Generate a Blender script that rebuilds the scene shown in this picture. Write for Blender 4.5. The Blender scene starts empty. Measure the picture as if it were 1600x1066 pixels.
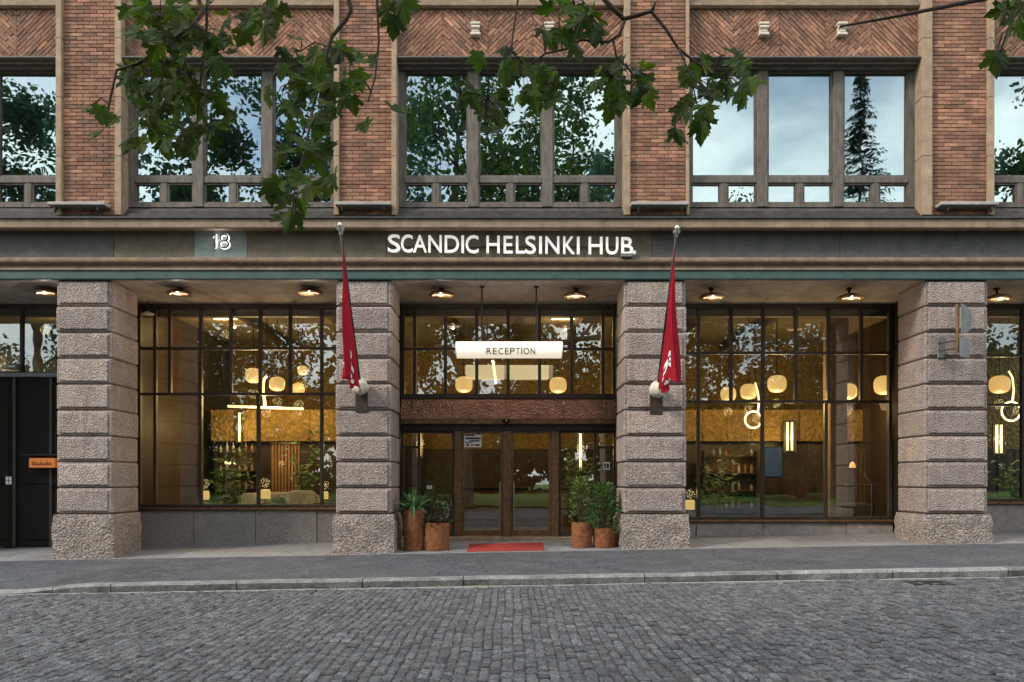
import bpy, bmesh, math, random
from mathutils import Vector, Matrix, Euler, noise as mnoise
R = math.radians
PI = math.pi
rnd = random.Random(7)
sc = bpy.context.scene
C = sc.collection

# ------------------------------------------------------------------ camera, sky, sun, exposure
cam_d = bpy.data.cameras.new('camera')
cam = bpy.data.objects.new('camera', cam_d); C.objects.link(cam)
CAMY, CAMZ = -16.0, 1.5
cam.location = (0, CAMY, CAMZ); cam.rotation_euler = (R(90), 0, 0)
cam_d.sensor_width = 36; cam_d.lens = 28.8; cam_d.shift_y = 0.1356
cam_d.clip_start = 0.1; cam_d.clip_end = 3000
sc.camera = cam

SUN_DIR = Vector((-0.80, -0.50, 0.80)).normalized()
sun_d = bpy.data.lights.new('sun', 'SUN'); sun_d.energy = 1.5; sun_d.angle = R(11); sun_d.color = (1.0, 0.92, 0.80)
sun = bpy.data.objects.new('sun', sun_d); C.objects.link(sun)
sun.rotation_euler = SUN_DIR.to_track_quat('Z', 'Y').to_euler(); sun.location = (-20, -25, 40)

world = bpy.data.worlds.new('World'); sc.world = world; world.use_nodes = True
wt = world.node_tree; wt.nodes.clear()
def wn(t, **kw):
    n = wt.nodes.new(t)
    for k, v in kw.items(): setattr(n, k, v)
    return n
sky = wn('ShaderNodeTexSky'); sky.sky_type = 'NISHITA'; sky.sun_disc = False
sky.sun_elevation = math.asin(SUN_DIR.z); sky.sun_rotation = math.atan2(SUN_DIR.x, SUN_DIR.y)
sky.air_density = 1.0; sky.dust_density = 1.0; sky.ozone_density = 0.6
wtc = wn('ShaderNodeTexCoord'); wsep = wn('ShaderNodeSeparateXYZ')
wt.links.new(wtc.outputs['Generated'], wsep.inputs[0])
wadd = wn('ShaderNodeMath', operation='ADD'); wadd.inputs[1].default_value = 0.18
wmx = wn('ShaderNodeMath', operation='MAXIMUM'); wmx.inputs[1].default_value = 0.05
wt.links.new(wsep.outputs['Z'], wadd.inputs[0]); wt.links.new(wadd.outputs[0], wmx.inputs[0])
wdx = wn('ShaderNodeMath', operation='DIVIDE'); wdy = wn('ShaderNodeMath', operation='DIVIDE')
wt.links.new(wsep.outputs['X'], wdx.inputs[0]); wt.links.new(wmx.outputs[0], wdx.inputs[1])
wt.links.new(wsep.outputs['Y'], wdy.inputs[0]); wt.links.new(wmx.outputs[0], wdy.inputs[1])
wcmb = wn('ShaderNodeCombineXYZ'); wt.links.new(wdx.outputs[0], wcmb.inputs[0]); wt.links.new(wdy.outputs[0], wcmb.inputs[1])
wno = wn('ShaderNodeTexNoise'); wno.inputs['Scale'].default_value = 1.3; wno.inputs['Detail'].default_value = 6; wno.inputs['Roughness'].default_value = 0.55
wt.links.new(wcmb.outputs[0], wno.inputs['Vector'])
wrp = wn('ShaderNodeValToRGB'); wrp.color_ramp.elements[0].position = 0.33; wrp.color_ramp.elements[1].position = 0.60
wt.links.new(wno.outputs['Fac'], wrp.inputs[0])
wmix = wn('ShaderNodeMix', data_type='RGBA'); wmix.inputs['B'].default_value = (11.0, 11.4, 11.4, 1)
wt.links.new(wrp.outputs[0], wmix.inputs['Factor']); wt.links.new(sky.outputs[0], wmix.inputs['A'])
wbg = wn('ShaderNodeBackground'); wbg.inputs['Strength'].default_value = 0.115
wout = wn('ShaderNodeOutputWorld')
wt.links.new(wmix.outputs['Result'], wbg.inputs[0]); wt.links.new(wbg.outputs[0], wout.inputs[0])

sc.view_settings.view_transform = 'Standard'; sc.view_settings.look = 'None'
sc.view_settings.exposure = 0.92; sc.view_settings.gamma = 1.0; sc.view_settings.use_curve_mapping = False
sc.cycles.use_denoising = True
sc.cycles.max_bounces = 8; sc.cycles.transparent_max_bounces = 24
sc.cycles.diffuse_bounces = 3; sc.cycles.glossy_bounces = 4; sc.cycles.sample_clamp_indirect = 6
sc.cycles.caustics_reflective = False; sc.cycles.caustics_refractive = False

# ------------------------------------------------------------------ helpers
def at(px, py, Y=0.0):
    """a point at depth Y that the photograph shows at (px, py)"""
    r = (Y - CAMY) / 16.0
    return Vector(((px - 800) / 80 * r, Y, CAMZ + (750 - py) / 80 * r))
def ax(px, Y=0.0): return at(px, 0, Y).x
def az(py, Y=0.0): return at(0, py, Y).z

class MB:
    def __init__(s): s.v = []; s.f = []
    def add(s, vs, fs):
        n = len(s.v); s.v += [tuple(p) for p in vs]; s.f += [tuple(i + n for i in f) for f in fs]; return s
    def box(s, x0, x1, y0, y1, z0, z1):
        return s.add([(x0,y0,z0),(x1,y0,z0),(x1,y1,z0),(x0,y1,z0),(x0,y0,z1),(x1,y0,z1),(x1,y1,z1),(x0,y1,z1)],
                     [(0,3,2,1),(4,5,6,7),(0,1,5,4),(1,2,6,5),(2,3,7,6),(3,0,4,7)])
    def cbox(s, x0, x1, y0, y1, z0, z1, c):
        cx, cy, cz = (x0+x1)/2, (y0+y1)/2, (z0+z1)/2; hx, hy, hz = (x1-x0)/2, (y1-y0)/2, (z1-z0)/2
        vs = []; ix = {}
        for sx in (-1,1):
            for sy in (-1,1):
                for sz in (-1,1):
                    for a in range(3):
                        d = [hx-c, hy-c, hz-c]; d[a] += c
                        ix[(sx,sy,sz,a)] = len(vs); vs.append((cx+sx*d[0], cy+sy*d[1], cz+sz*d[2]))
        fs = []
        ring = [(-1,-1),(1,-1),(1,1),(-1,1)]
        for a in range(3):
            o = [b for b in range(3) if b != a]
            for sg in (-1,1):
                f = []
                for p, q in ring:
                    k = [0,0,0]; k[a] = sg; k[o[0]] = p; k[o[1]] = q; f.append(ix[(*k, a)])
                if (sg < 0) ^ (a == 1): f.reverse()
                fs.append(f)
        for a in range(3):
            o = [b for b in range(3) if b != a]
            for p in (-1,1):
                for q in (-1,1):
                    k0 = [0,0,0]; k0[o[0]] = p; k0[o[1]] = q; k1 = list(k0); k0[a] = -1; k1[a] = 1
                    f = [ix[(*k0,o[0])], ix[(*k1,o[0])], ix[(*k1,o[1])], ix[(*k0,o[1])]]
                    fs.append(f)
        for sx in (-1,1):
            for sy in (-1,1):
                for sz in (-1,1): fs.append([ix[(sx,sy,sz,a)] for a in range(3)])
        return s.add(vs, fs)
    def prism(s, poly, y0, y1):           # poly: (x, z) points, extruded along Y
        n = len(poly); vs = [(x,y0,z) for x,z in poly] + [(x,y1,z) for x,z in poly]
        fs = [tuple(range(n)), tuple(range(2*n-1, n-1, -1))] + [(i, (i+1)%n, n+(i+1)%n, n+i) for i in range(n)]
        return s.add(vs, fs)
    def xprism(s, poly, x0, x1):          # poly: (y, z) points, extruded along X
        n = len(poly); vs = [(x0,y,z) for y,z in poly] + [(x1,y,z) for y,z in poly]
        fs = [tuple(range(n)), tuple(range(2*n-1, n-1, -1))] + [(i, (i+1)%n, n+(i+1)%n, n+i) for i in range(n)]
        return s.add(vs, fs)
    def tube(s, pts, rad, n=8, cap=True):
        pts = [Vector(p) for p in pts]; m = len(pts)
        if not hasattr(rad, '__len__'): rad = [rad]*m
        t0 = (pts[1]-pts[0]).normalized(); u = t0.orthogonal().normalized(); vs = []
        for i in range(m):
            t = (pts[min(i+1,m-1)] - pts[max(i-1,0)]).normalized()
            u = (u - t*u.dot(t)).normalized(); w = t.cross(u)
            for k in range(n):
                a = 2*PI*k/n; vs.append(pts[i] + (u*math.cos(a) + w*math.sin(a))*rad[i])
        fs = [(i*n+k, i*n+(k+1)%n, (i+1)*n+(k+1)%n, (i+1)*n+k) for i in range(m-1) for k in range(n)]
        if cap: fs += [tuple(range(n-1,-1,-1)), tuple(range((m-1)*n, m*n))]
        return s.add(vs, fs)
    def lathe(s, prof, c=(0,0,0), n=20, cap=True):   # prof: (radius, z)
        m = len(prof); vs = [(c[0]+r*math.cos(2*PI*k/n), c[1]+r*math.sin(2*PI*k/n), c[2]+z) for r,z in prof for k in range(n)]
        fs = [(i*n+k, i*n+(k+1)%n, (i+1)*n+(k+1)%n, (i+1)*n+k) for i in range(m-1) for k in range(n)]
        if cap: fs += [tuple(range(n-1,-1,-1)), tuple(range((m-1)*n, m*n))]
        return s.add(vs, fs)
    def mesh(s, name, mat=None, smooth=False, off=None, fix=True):
        me = bpy.data.meshes.new(name)
        v = s.v if off is None else [(p[0]-off[0], p[1]-off[1], p[2]-off[2]) for p in s.v]
        me.from_pydata(v, [], s.f)
        if fix:
            b = bmesh.new(); b.from_mesh(me); bmesh.ops.recalc_face_normals(b, faces=b.faces); b.to_mesh(me); b.free()
        if smooth: me.shade_smooth() if smooth is True else me.set_sharp_from_angle(angle=R(smooth))
        if smooth and smooth is not True:
            for p in me.polygons: p.use_smooth = True
        if mat: me.materials.append(mat)
        return me
    def build(s, name, mat, parent=None, origin=None, smooth=False, fix=True):
        """one mesh object; vertices are world coordinates, origin is where the object's own origin sits"""
        if origin is None: origin = wloc(parent) if parent else (0,0,0)
        o = bpy.data.objects.new(name, s.mesh(name, mat, smooth, origin, fix)); C.objects.link(o)
        if parent:
            o.parent = parent; p = wloc(parent); o.location = (origin[0]-p[0], origin[1]-p[1], origin[2]-p[2])
        else: o.location = origin
        return o
def wloc(o):
    l = Vector((0,0,0))
    while o: l = l + o.location; o = o.parent
    return l
def tag(o, label=None, cat=None, group=None, kind=None):
    if label: o['label'] = label
    if cat: o['category'] = cat
    if group: o['group'] = group
    if kind: o['kind'] = kind
    return o
def thing(name, loc, label, cat, group=None, rz=0):
    o = bpy.data.objects.new(name, None); C.objects.link(o); o.location = loc; o.rotation_euler = (0,0,rz)
    o.empty_display_size = 0.2
    return tag(o, label, cat, group)
def inst(name, me, parent=None, loc=(0,0,0), rot=(0,0,0), scale=(1,1,1)):
    o = bpy.data.objects.new(name, me); C.objects.link(o); o.parent = parent
    o.location = loc; o.rotation_euler = rot; o.scale = scale
    return o

# ------------------------------------------------------------------ materials
def _n(nt, t, **kw):
    n = nt.nodes.new(t)
    for k, v in kw.items(): setattr(n, k, v)
    return n
def srgb(r, g, b):
    f = lambda c: (c/255/12.92) if c/255 <= 0.04045 else ((c/255+0.055)/1.055)**2.4
    return (f(r), f(g), f(b))
def pm(name, c1, c2=None, scale=6, rough=0.7, bump=0.0, bscale=40, var=0.0, dirt=0.0, dirtcol=(0.05,0.045,0.04), dscale=0.9,
       metallic=0.0, speck=0.0, sscale=160, palette=None, spec=0.4, detail=5, stretch=None, transl=None, vor=0.0, bdist=0.012, streak=0.0, streakcol=(0.05,0.045,0.04)):
    m = bpy.data.materials.new(name); m.use_nodes = True; nt = m.node_tree; L = nt.links
    b = nt.nodes['Principled BSDF']; c2 = c2 or c1
    geo = _n(nt, 'ShaderNodeNewGeometry'); P = geo.outputs['Position']
    if stretch:
        mp = _n(nt, 'ShaderNodeVectorMath', operation='MULTIPLY'); mp.inputs[1].default_value = stretch
        L.new(P, mp.inputs[0]); PS = mp.outputs[0]
    else: PS = P
    def noi(sc_, d=detail, src=PS, ro=0.6):
        n = _n(nt, 'ShaderNodeTexNoise'); n.inputs['Scale'].default_value = sc_; n.inputs['Detail'].default_value = d
        n.inputs['Roughness'].default_value = ro; L.new(src, n.inputs['Vector']); return n.outputs['Fac']
    rp = _n(nt, 'ShaderNodeValToRGB'); rp.color_ramp.elements[0].position = 0.32; rp.color_ramp.elements[1].position = 0.68
    rp.color_ramp.elements[0].color = (*c1, 1); rp.color_ramp.elements[1].color = (*c2, 1)
    L.new(noi(scale), rp.inputs[0]); col = rp.outputs[0]
    def mixc(fac, a, bb, mode='MIX'):
        x = _n(nt, 'ShaderNodeMix', data_type='RGBA', blend_type=mode)
        if hasattr(fac, 'links'): L.new(fac, x.inputs['Factor'])
        else: x.inputs['Factor'].default_value = fac
        for s_, val in (('A', a), ('B', bb)):
            if hasattr(val, 'links'): L.new(val, x.inputs[s_])
            else: x.inputs[s_].default_value = (*val, 1)
        return x.outputs['Result']
    if var or palette:
        oi = _n(nt, 'ShaderNodeObjectInfo'); ad = _n(nt, 'ShaderNodeMath', operation='ADD'); fr = _n(nt, 'ShaderNodeMath', operation='FRACT')
        L.new(oi.outputs['Random'], ad.inputs[0]); L.new(geo.outputs['Random Per Island'], ad.inputs[1]); L.new(ad.outputs[0], fr.inputs[0])
        if palette:
            pr = _n(nt, 'ShaderNodeValToRGB'); pr.color_ramp.interpolation = 'LINEAR'
            els = pr.color_ramp.elements
            while len(els) < len(palette): els.new(0.5)
            for i, p_ in enumerate(palette): els[i].position = i/(len(palette)-1); els[i].color = (*p_, 1)
            L.new(fr.outputs[0], pr.inputs[0]); col = mixc(0.65, col, pr.outputs[0])
        if var:
            mr = _n(nt, 'ShaderNodeMapRange'); mr.inputs['To Min'].default_value = 1-var; mr.inputs['To Max'].default_value = 1+var
            m2 = _n(nt, 'ShaderNodeMath', operation='MULTIPLY'); m2.inputs[1].default_value = 7.31
            f2 = _n(nt, 'ShaderNodeMath', operation='FRACT'); L.new(fr.outputs[0], m2.inputs[0]); L.new(m2.outputs[0], f2.inputs[0])
            L.new(f2.outputs[0], mr.inputs[0]); vm = _n(nt, 'ShaderNodeVectorMath', operation='SCALE')
            L.new(col, vm.inputs[0]); L.new(mr.outputs[0], vm.inputs['Scale']); col = vm.outputs[0]
    if speck:
        r2 = _n(nt, 'ShaderNodeValToRGB'); r2.color_ramp.elements[0].position = 0.35; r2.color_ramp.elements[1].position = 0.65
        lo = 1-speck; hi = 1+speck*0.8
        r2.color_ramp.elements[0].color = (lo,lo,lo,1); r2.color_ramp.elements[1].color = (hi,hi,hi,1)
        L.new(noi(sscale, 3, P), r2.inputs[0]); col = mixc(1.0, col, r2.outputs[0], 'MULTIPLY')
    if dirt:
        r3 = _n(nt, 'ShaderNodeValToRGB'); r3.color_ramp.elements[0].position = 0.45; r3.color_ramp.elements[1].position = 0.75
        r3.color_ramp.elements[1].color = (dirt, dirt, dirt, 1); r3.color_ramp.elements[0].color = (0,0,0,1)
        L.new(noi(dscale, 7, P, 0.68), r3.inputs[0]); col = mixc(r3.outputs[0], col, dirtcol)
    if streak:
        sv = _n(nt, 'ShaderNodeVectorMath', operation='MULTIPLY'); sv.inputs[1].default_value = (9, 9, 0.55); L.new(P, sv.inputs[0])
        r4 = _n(nt, 'ShaderNodeValToRGB'); r4.color_ramp.elements[0].position = 0.5; r4.color_ramp.elements[1].position = 0.74
        r4.color_ramp.elements[0].color = (0,0,0,1); r4.color_ramp.elements[1].color = (streak, streak, streak, 1)
        L.new(noi(1.0, 6, sv.outputs[0], 0.62), r4.inputs[0]); col = mixc(r4.outputs[0], col, streakcol)
    L.new(col, b.inputs['Base Color'])
    b.inputs['Roughness'].default_value = rough; b.inputs['Metallic'].default_value = metallic
    b.inputs['Specular IOR Level'].default_value = spec
    if bump:
        h = noi(bscale, 4, P)
        if vor:
            vo = _n(nt, 'ShaderNodeTexVoronoi'); vo.inputs['Scale'].default_value = vor; L.new(P, vo.inputs['Vector'])
            a2 = _n(nt, 'ShaderNodeMath', operation='ADD'); L.new(h, a2.inputs[0]); L.new(vo.outputs['Distance'], a2.inputs[1]); h = a2.outputs[0]
        bp = _n(nt, 'ShaderNodeBump'); bp.inputs['Strength'].default_value = bump; bp.inputs['Distance'].default_value = bdist
        L.new(h, bp.inputs['Height']); L.new(bp.outputs[0], b.inputs['Normal'])
    if transl:
        tr = _n(nt, 'ShaderNodeBsdfTranslucent'); tc = mixc(1.0, col, (transl, transl*1.15, transl*0.5), 'MULTIPLY')
        L.new(tc, tr.inputs['Color']); ms = _n(nt, 'ShaderNodeMixShader'); ms.inputs[0].default_value = 0.38
        L.new(b.outputs[0], ms.inputs[1]); L.new(tr.outputs[0], ms.inputs[2]); L.new(ms.outputs[0], nt.nodes['Material Output'].inputs['Surface'])
    return m
def glow(name, col, strength, base=(0.8,0.75,0.65), tex=0.0):
    m = bpy.data.materials.new(name); m.use_nodes = True; b = m.node_tree.nodes['Principled BSDF']
    b.inputs['Base Color'].default_value = (*base, 1); b.inputs['Emission Color'].default_value = (*col, 1)
    b.inputs['Emission Strength'].default_value = strength; b.inputs['Roughness'].default_value = 0.5
    return m
def glass(name, f0, tint=(0.9,0.95,0.93), wave=0.02):
    m = bpy.data.materials.new(name); m.use_nodes = True; nt = m.node_tree; nt.nodes.clear(); L = nt.links
    tr = _n(nt, 'ShaderNodeBsdfTransparent'); tr.inputs[0].default_value = (*tint, 1)
    gl = _n(nt, 'ShaderNodeBsdfGlossy'); gl.inputs['Roughness'].default_value = 0.0; gl.inputs[0].default_value = (0.93,1.0,1.0,1)
    geo = _n(nt, 'ShaderNodeNewGeometry'); no = _n(nt, 'ShaderNodeTexNoise'); no.inputs['Scale'].default_value = 1.6; no.inputs['Detail'].default_value = 1
    L.new(geo.outputs['Position'], no.inputs['Vector'])
    bp = _n(nt, 'ShaderNodeBump'); bp.inputs['Strength'].default_value = 1.0; bp.inputs['Distance'].default_value = wave
    L.new(no.outputs['Fac'], bp.inputs['Height']); L.new(bp.outputs[0], gl.inputs['Normal'])
    mx = _n(nt, 'ShaderNodeMixShader'); 
    dt = _n(nt, 'ShaderNodeVectorMath', operation='DOT_PRODUCT'); L.new(geo.outputs['Normal'], dt.inputs[0]); L.new(geo.outputs['Incoming'], dt.inputs[1])
    def mth(op, a, b_=None):
        n = _n(nt, 'ShaderNodeMath', operation=op)
        for k, v in enumerate((a, b_)):
            if v is None: continue
            if hasattr(v, 'links'): L.new(v, n.inputs[k])
            else: n.inputs[k].default_value = v
        return n.outputs[0]
    sch = mth('ADD', mth('MULTIPLY', mth('POWER', mth('SUBTRACT', 1.0, mth('ABSOLUTE', dt.outputs['Value'])), 5.0), 1-f0), f0)   # Schlick
    L.new(sch, mx.inputs[0]); L.new(tr.outputs[0], mx.inputs[1]); L.new(gl.outputs[0], mx.inputs[2])
    out = _n(nt, 'ShaderNodeOutputMaterial'); L.new(mx.outputs[0], out.inputs['Surface'])
    return m

M = {}
M['granite'] = pm('granite', (0.28,0.215,0.19), (0.52,0.415,0.365), 13, 0.8, 1.0, 34, var=0.16, speck=0.55, sscale=58, palette=[(0.42,0.34,0.30),(0.36,0.31,0.285),(0.47,0.385,0.335),(0.40,0.34,0.315)], dirt=0.6, dirtcol=(0.17,0.135,0.12), dscale=2.6, vor=36, bdist=0.02, streak=0.45, streakcol=(0.15,0.125,0.11))
M['granite_rough'] = pm('granite_rough', (0.22,0.18,0.155), (0.42,0.355,0.315), 18, 0.85, 0.8, 22, speck=0.6, sscale=40, dirt=0.55, dirtcol=(0.09,0.075,0.07), dscale=2.2, vor=24, bdist=0.028)
M['joint'] = pm('joint_mortar', (0.12,0.10,0.09), (0.2,0.17,0.15), 20, 0.95, 0.3, 60)
M['plinth'] = pm('plinth_granite', (0.24,0.20,0.185), (0.37,0.32,0.30), 14, 0.75, 0.8, 45, var=0.14, speck=0.5, sscale=65, vor=34, bdist=.02, palette=[(0.30,0.23,0.205),(0.26,0.275,0.25),(0.34,0.265,0.235),(0.25,0.255,0.23)], dirt=0.35, dscale=1.3)
M['plinth_light'] = pm('plinth_granite_light', (0.26,0.22,0.2), (0.38,0.33,0.3), 8, 0.75, 0.5, 60, speck=0.3, sscale=110, dirt=0.3, dscale=1.3)
M['brick'] = pm('brick', (0.20,0.10,0.062), (0.46,0.235,0.15), 2.2, 0.9, 0.5, 90, var=0.32, palette=[(0.34,0.155,0.095),(0.19,0.105,0.07),(0.50,0.26,0.165),(0.29,0.155,0.10),(0.43,0.195,0.12),(0.24,0.16,0.115)], speck=0.4, sscale=70, dirt=0.75, dirtcol=(0.125,0.085,0.062), dscale=1.3, streak=0.6, streakcol=(0.12,0.08,0.06))
M['mortar'] = pm('mortar', (0.15,0.105,0.08), (0.26,0.19,0.145), 10, 0.95, 0.4, 60, dirt=0.3)
M['tan'] = pm('tan_stone', (0.25,0.175,0.12), (0.38,0.275,0.19), 5, 0.8, 0.5, 70, streak=0.55, streakcol=(0.12,0.09,0.07), speck=0.3, sscale=110, dirt=0.45, dirtcol=(0.16,0.12,0.09), dscale=1.6)
M['buff'] = pm('buff_stone', (0.32,0.225,0.15), (0.46,0.335,0.228), 5, 0.8, 0.4, 70, streak=0.5, streakcol=(0.16,0.115,0.08), speck=0.3, sscale=110, dirt=0.4, dirtcol=(0.18,0.135,0.10), dscale=2.0)
M['cream'] = pm('cream_stone', (0.6,0.53,0.43), (0.72,0.65,0.54), 12, 0.8, 0.4, 60)
def frieze(n, a, b2): return pm(n, a, b2, 4, 0.75, 0.5, 45, speck=0.4, sscale=70, dirt=0.45, dirtcol=(0.06,0.058,0.05), dscale=1.2, vor=24, streak=0.4, streakcol=(0.10,0.095,0.08))
M['slate'] = frieze('slate_stone', (0.085,0.095,0.09), (0.145,0.145,0.135))
M['brownstone'] = frieze('brown_stone', (0.135,0.115,0.082), (0.21,0.18,0.13))
M['tealstone'] = frieze('teal_stone', (0.19,0.25,0.235), (0.27,0.33,0.31))
M['teal'] = pm('patina_teal', (0.040,0.085,0.080), (0.075,0.13,0.122), 5, 0.6, 0.3, 50, dirt=0.4, dirtcol=(0.05,0.05,0.045), dscale=2.5, metallic=0.0, speck=0.2, sscale=60)
M['soffit'] = pm('soffit_plaster', (0.36,0.32,0.30), (0.52,0.47,0.44), 6, 0.9, 1.0, 22, speck=0.25, sscale=80, dirt=0.3, dirtcol=(0.16,0.13,0.11))
M['winframe'] = pm('weathered_frame', (0.095,0.080,0.066), (0.185,0.160,0.134), 12, 0.65, 0.3, 90, speck=0.2, sscale=90, stretch=(1,1,0.25), dirt=0.3, dscale=3)
M['ledge'] = pm('ledge_stone', (0.34,0.33,0.31), (0.46,0.44,0.41), 6, 0.75, 0.3, 60, dirt=0.4, dscale=3)
M['lead'] = pm('lead_flashing', (0.035,0.031,0.028), (0.085,0.075,0.068), 5, 0.5, 0.2, 40, dirt=0.4, dscale=2)
M['darkframe'] = pm('dark_bronze', (0.030,0.021,0.015), (0.055,0.040,0.029), 9, 0.45, 0.15, 60, dirt=0.3, dirtcol=(0.09,0.065,0.045), dscale=3)
M['bronze'] = pm('aged_bronze', (0.15,0.085,0.045), (0.30,0.18,0.095), 9, 0.36, 0.25, 50, metallic=0.65, dirt=0.4, dirtcol=(0.06,0.04,0.03), dscale=3)
M['copper'] = pm('hammered_copper', (0.30,0.14,0.085), (0.52,0.27,0.17), 7, 0.34, 0.9, 26, metallic=0.75, dirt=0.5, dirtcol=(0.09,0.045,0.03), dscale=2.2, vor=22)
M['blackdoor'] = pm('black_lacquer', (0.008,0.007,0.006), (0.014,0.012,0.010), 8, 0.6, 0.1, 60, stretch=(1,1,0.2), spec=0.15)
M['steel'] = pm('brushed_steel', (0.55,0.54,0.52), (0.68,0.67,0.64), 20, 0.25, 0.05, 60, metallic=1.0, stretch=(1,1,0.1))
M['grey_metal'] = pm('grey_metal', (0.16,0.175,0.175), (0.24,0.255,0.25), 5, 0.5, 0.1, 60, metallic=0.3, dirt=0.3, dscale=6)
M['black'] = pm('black_metal', (0.015,0.014,0.013), (0.03,0.028,0.025), 8, 0.45, 0.1, 60)
M['white'] = pm('white_enamel', (0.74,0.73,0.70), (0.82,0.81,0.78), 10, 0.45, 0.0, spec=0.5)
M['ivory'] = pm('ivory_stone', (0.60,0.56,0.45), (0.76,0.72,0.6), 14, 0.6, 0.5, 30, bdist=0.02)
M['letterface'] = glow('emissive_letter', (1.0,0.97,0.9), 0.25, (0.85,0.84,0.8))  # white letter face with a weak emission on top
M['flag'] = pm('flag_cloth', (0.36,0.010,0.028), (0.50,0.018,0.045), 5, 0.75, 0.25, 300, spec=0.2, transl=1.0, bdist=0.002)
M['rust'] = pm('rusted_steel', (0.17,0.062,0.024), (0.36,0.135,0.05), 14, 0.8, 0.4, 60, speck=0.4, sscale=70, dirt=0.5, dirtcol=(0.10,0.04,0.02), dscale=4)
M['mat'] = pm('red_mat', (0.24,0.018,0.014), (0.36,0.034,0.026), 30, 0.95, 0.8, 140, dirt=0.25, dirtcol=(0.22,0.05,0.04), dscale=3)
M['asphalt'] = pm('asphalt', (0.040,0.045,0.053), (0.085,0.092,0.106), 14, 0.85, 1.0, 45, speck=0.75, sscale=26, dirt=0.6, dirtcol=(0.13,0.135,0.14), dscale=1.6)
def add_cracks(m, scale=0.55, width=0.012):
    nt = m.node_tree; L = nt.links; b = nt.nodes['Principled BSDF']; src = b.inputs['Base Color'].links[0].from_socket
    g = _n(nt, 'ShaderNodeNewGeometry'); no = _n(nt, 'ShaderNodeTexNoise'); no.inputs['Scale'].default_value = 2.5; no.inputs['Detail'].default_value = 5
    L.new(g.outputs['Position'], no.inputs['Vector']); mx = _n(nt, 'ShaderNodeMix', data_type='VECTOR'); mx.inputs['Factor'].default_value = 0.22
    L.new(g.outputs['Position'], mx.inputs['A']); L.new(no.outputs['Color'], mx.inputs['B'])
    v = _n(nt, 'ShaderNodeTexVoronoi'); v.feature = 'DISTANCE_TO_EDGE'; v.inputs['Scale'].default_value = scale; L.new(mx.outputs['Result'], v.inputs['Vector'])
    r = _n(nt, 'ShaderNodeMapRange'); r.inputs['From Max'].default_value = width; r.inputs['To Min'].default_value = 0.65; r.inputs['To Max'].default_value = 0.0; L.new(v.outputs['Distance'], r.inputs['Value'])
    x = _n(nt, 'ShaderNodeMix', data_type='RGBA'); L.new(r.outputs['Result'], x.inputs['Factor']); L.new(src, x.inputs['A']); x.inputs['B'].default_value = (0.02,0.021,0.023,1); L.new(x.outputs['Result'], b.inputs['Base Color'])
add_cracks(M['asphalt'])
M['paving'] = pm('pale_granite_slab', (0.16,0.162,0.168), (0.25,0.25,0.252), 6, 0.8, 0.5, 90, var=0.12, speck=0.35, sscale=90, dirt=0.4, dirtcol=(0.12,0.12,0.12))
M['kerb'] = pm('kerb_granite', (0.15,0.15,0.148), (0.30,0.297,0.288), 5, 0.8, 1.0, 25, var=0.18, speck=0.45, sscale=60, dirt=0.75, dirtcol=(0.075,0.078,0.07), dscale=2.4)
M['sett'] = pm('granite_sett', (0.062,0.068,0.078), (0.125,0.133,0.148), 22, 0.68, 1.0, 38, var=0.36, speck=0.7, sscale=40, palette=[(0.072,0.078,0.09),(0.115,0.122,0.132),(0.068,0.070,0.074),(0.145,0.15,0.155),(0.098,0.096,0.094),(0.085,0.096,0.115)], dirt=0.35, dirtcol=(0.055,0.058,0.06), dscale=0.8)
M['roadbed'] = pm('road_sand', (0.03,0.031,0.032), (0.07,0.071,0.072), 8, 0.95, 0.6, 60, speck=0.4, sscale=60)
M['road_far'] = pm('road_far', (0.08,0.083,0.09), (0.16,0.163,0.17), 7, 0.7, 0.8, 9, speck=0.35, sscale=14, vor=7, bdist=0.02)
M['lawn'] = pm('lawn_grass', (0.06,0.13,0.016), (0.12,0.22,0.03), 3, 0.9, 0.8, 30, speck=0.5, sscale=20, dirt=0.3, dirtcol=(0.10,0.11,0.03), dscale=0.3, bdist=0.05)
M['ground'] = pm('park_ground', (0.06,0.07,0.04), (0.12,0.12,0.08), 2, 0.95, 0.4, 12)
M['bark'] = pm('bark', (0.055,0.042,0.032), (0.12,0.095,0.075), 12, 0.95, 0.9, 18, stretch=(1,1,0.2), bdist=0.03)
M['twig'] = pm('twig_bark', (0.045,0.028,0.022), (0.085,0.055,0.042), 30, 0.9, 0.3, 60)
M['maple'] = pm('maple_leaf', (0.022,0.050,0.008), (0.055,0.10,0.014), 9, 0.6, 0.2, 50, var=0.5, palette=[(0.014,0.030,0.008),(0.055,0.095,0.012),(0.024,0.050,0.010),(0.09,0.125,0.016),(0.03,0.056,0.009)], spec=0.22, transl=1.3, dirt=0.35, dirtcol=(0.06,0.05,0.015), dscale=9)
M['leaf'] = pm('park_leaf', (0.034,0.062,0.034), (0.07,0.105,0.058), 1.2, 0.7, 0.0, var=0.4, palette=[(0.024,0.046,0.024),(0.045,0.07,0.036),(0.032,0.056,0.028),(0.065,0.09,0.045)], spec=0.2, transl=1.0)
M['needle'] = pm('spruce_needle', (0.018,0.045,0.022), (0.035,0.075,0.035), 2, 0.7, 0.0, var=0.35)
M['strap'] = pm('strap_leaf', (0.07,0.15,0.08), (0.17,0.28,0.17), 6, 0.5, 0.0, var=0.3, transl=1.2)
M['shrubdark'] = pm('dark_shrub_leaf', (0.014,0.032,0.014), (0.04,0.075,0.035), 8, 0.35, 0.0, var=0.4, spec=0.6)
M['shrub'] = pm('shrub_leaf', (0.055,0.12,0.045), (0.13,0.24,0.09), 8, 0.5, 0.0, var=0.4, transl=1.1)
M['shrubpale'] = pm('pale_shrub_leaf', (0.10,0.15,0.045), (0.19,0.26,0.09), 8, 0.5, 0.0, var=0.5, transl=1.1)
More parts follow.
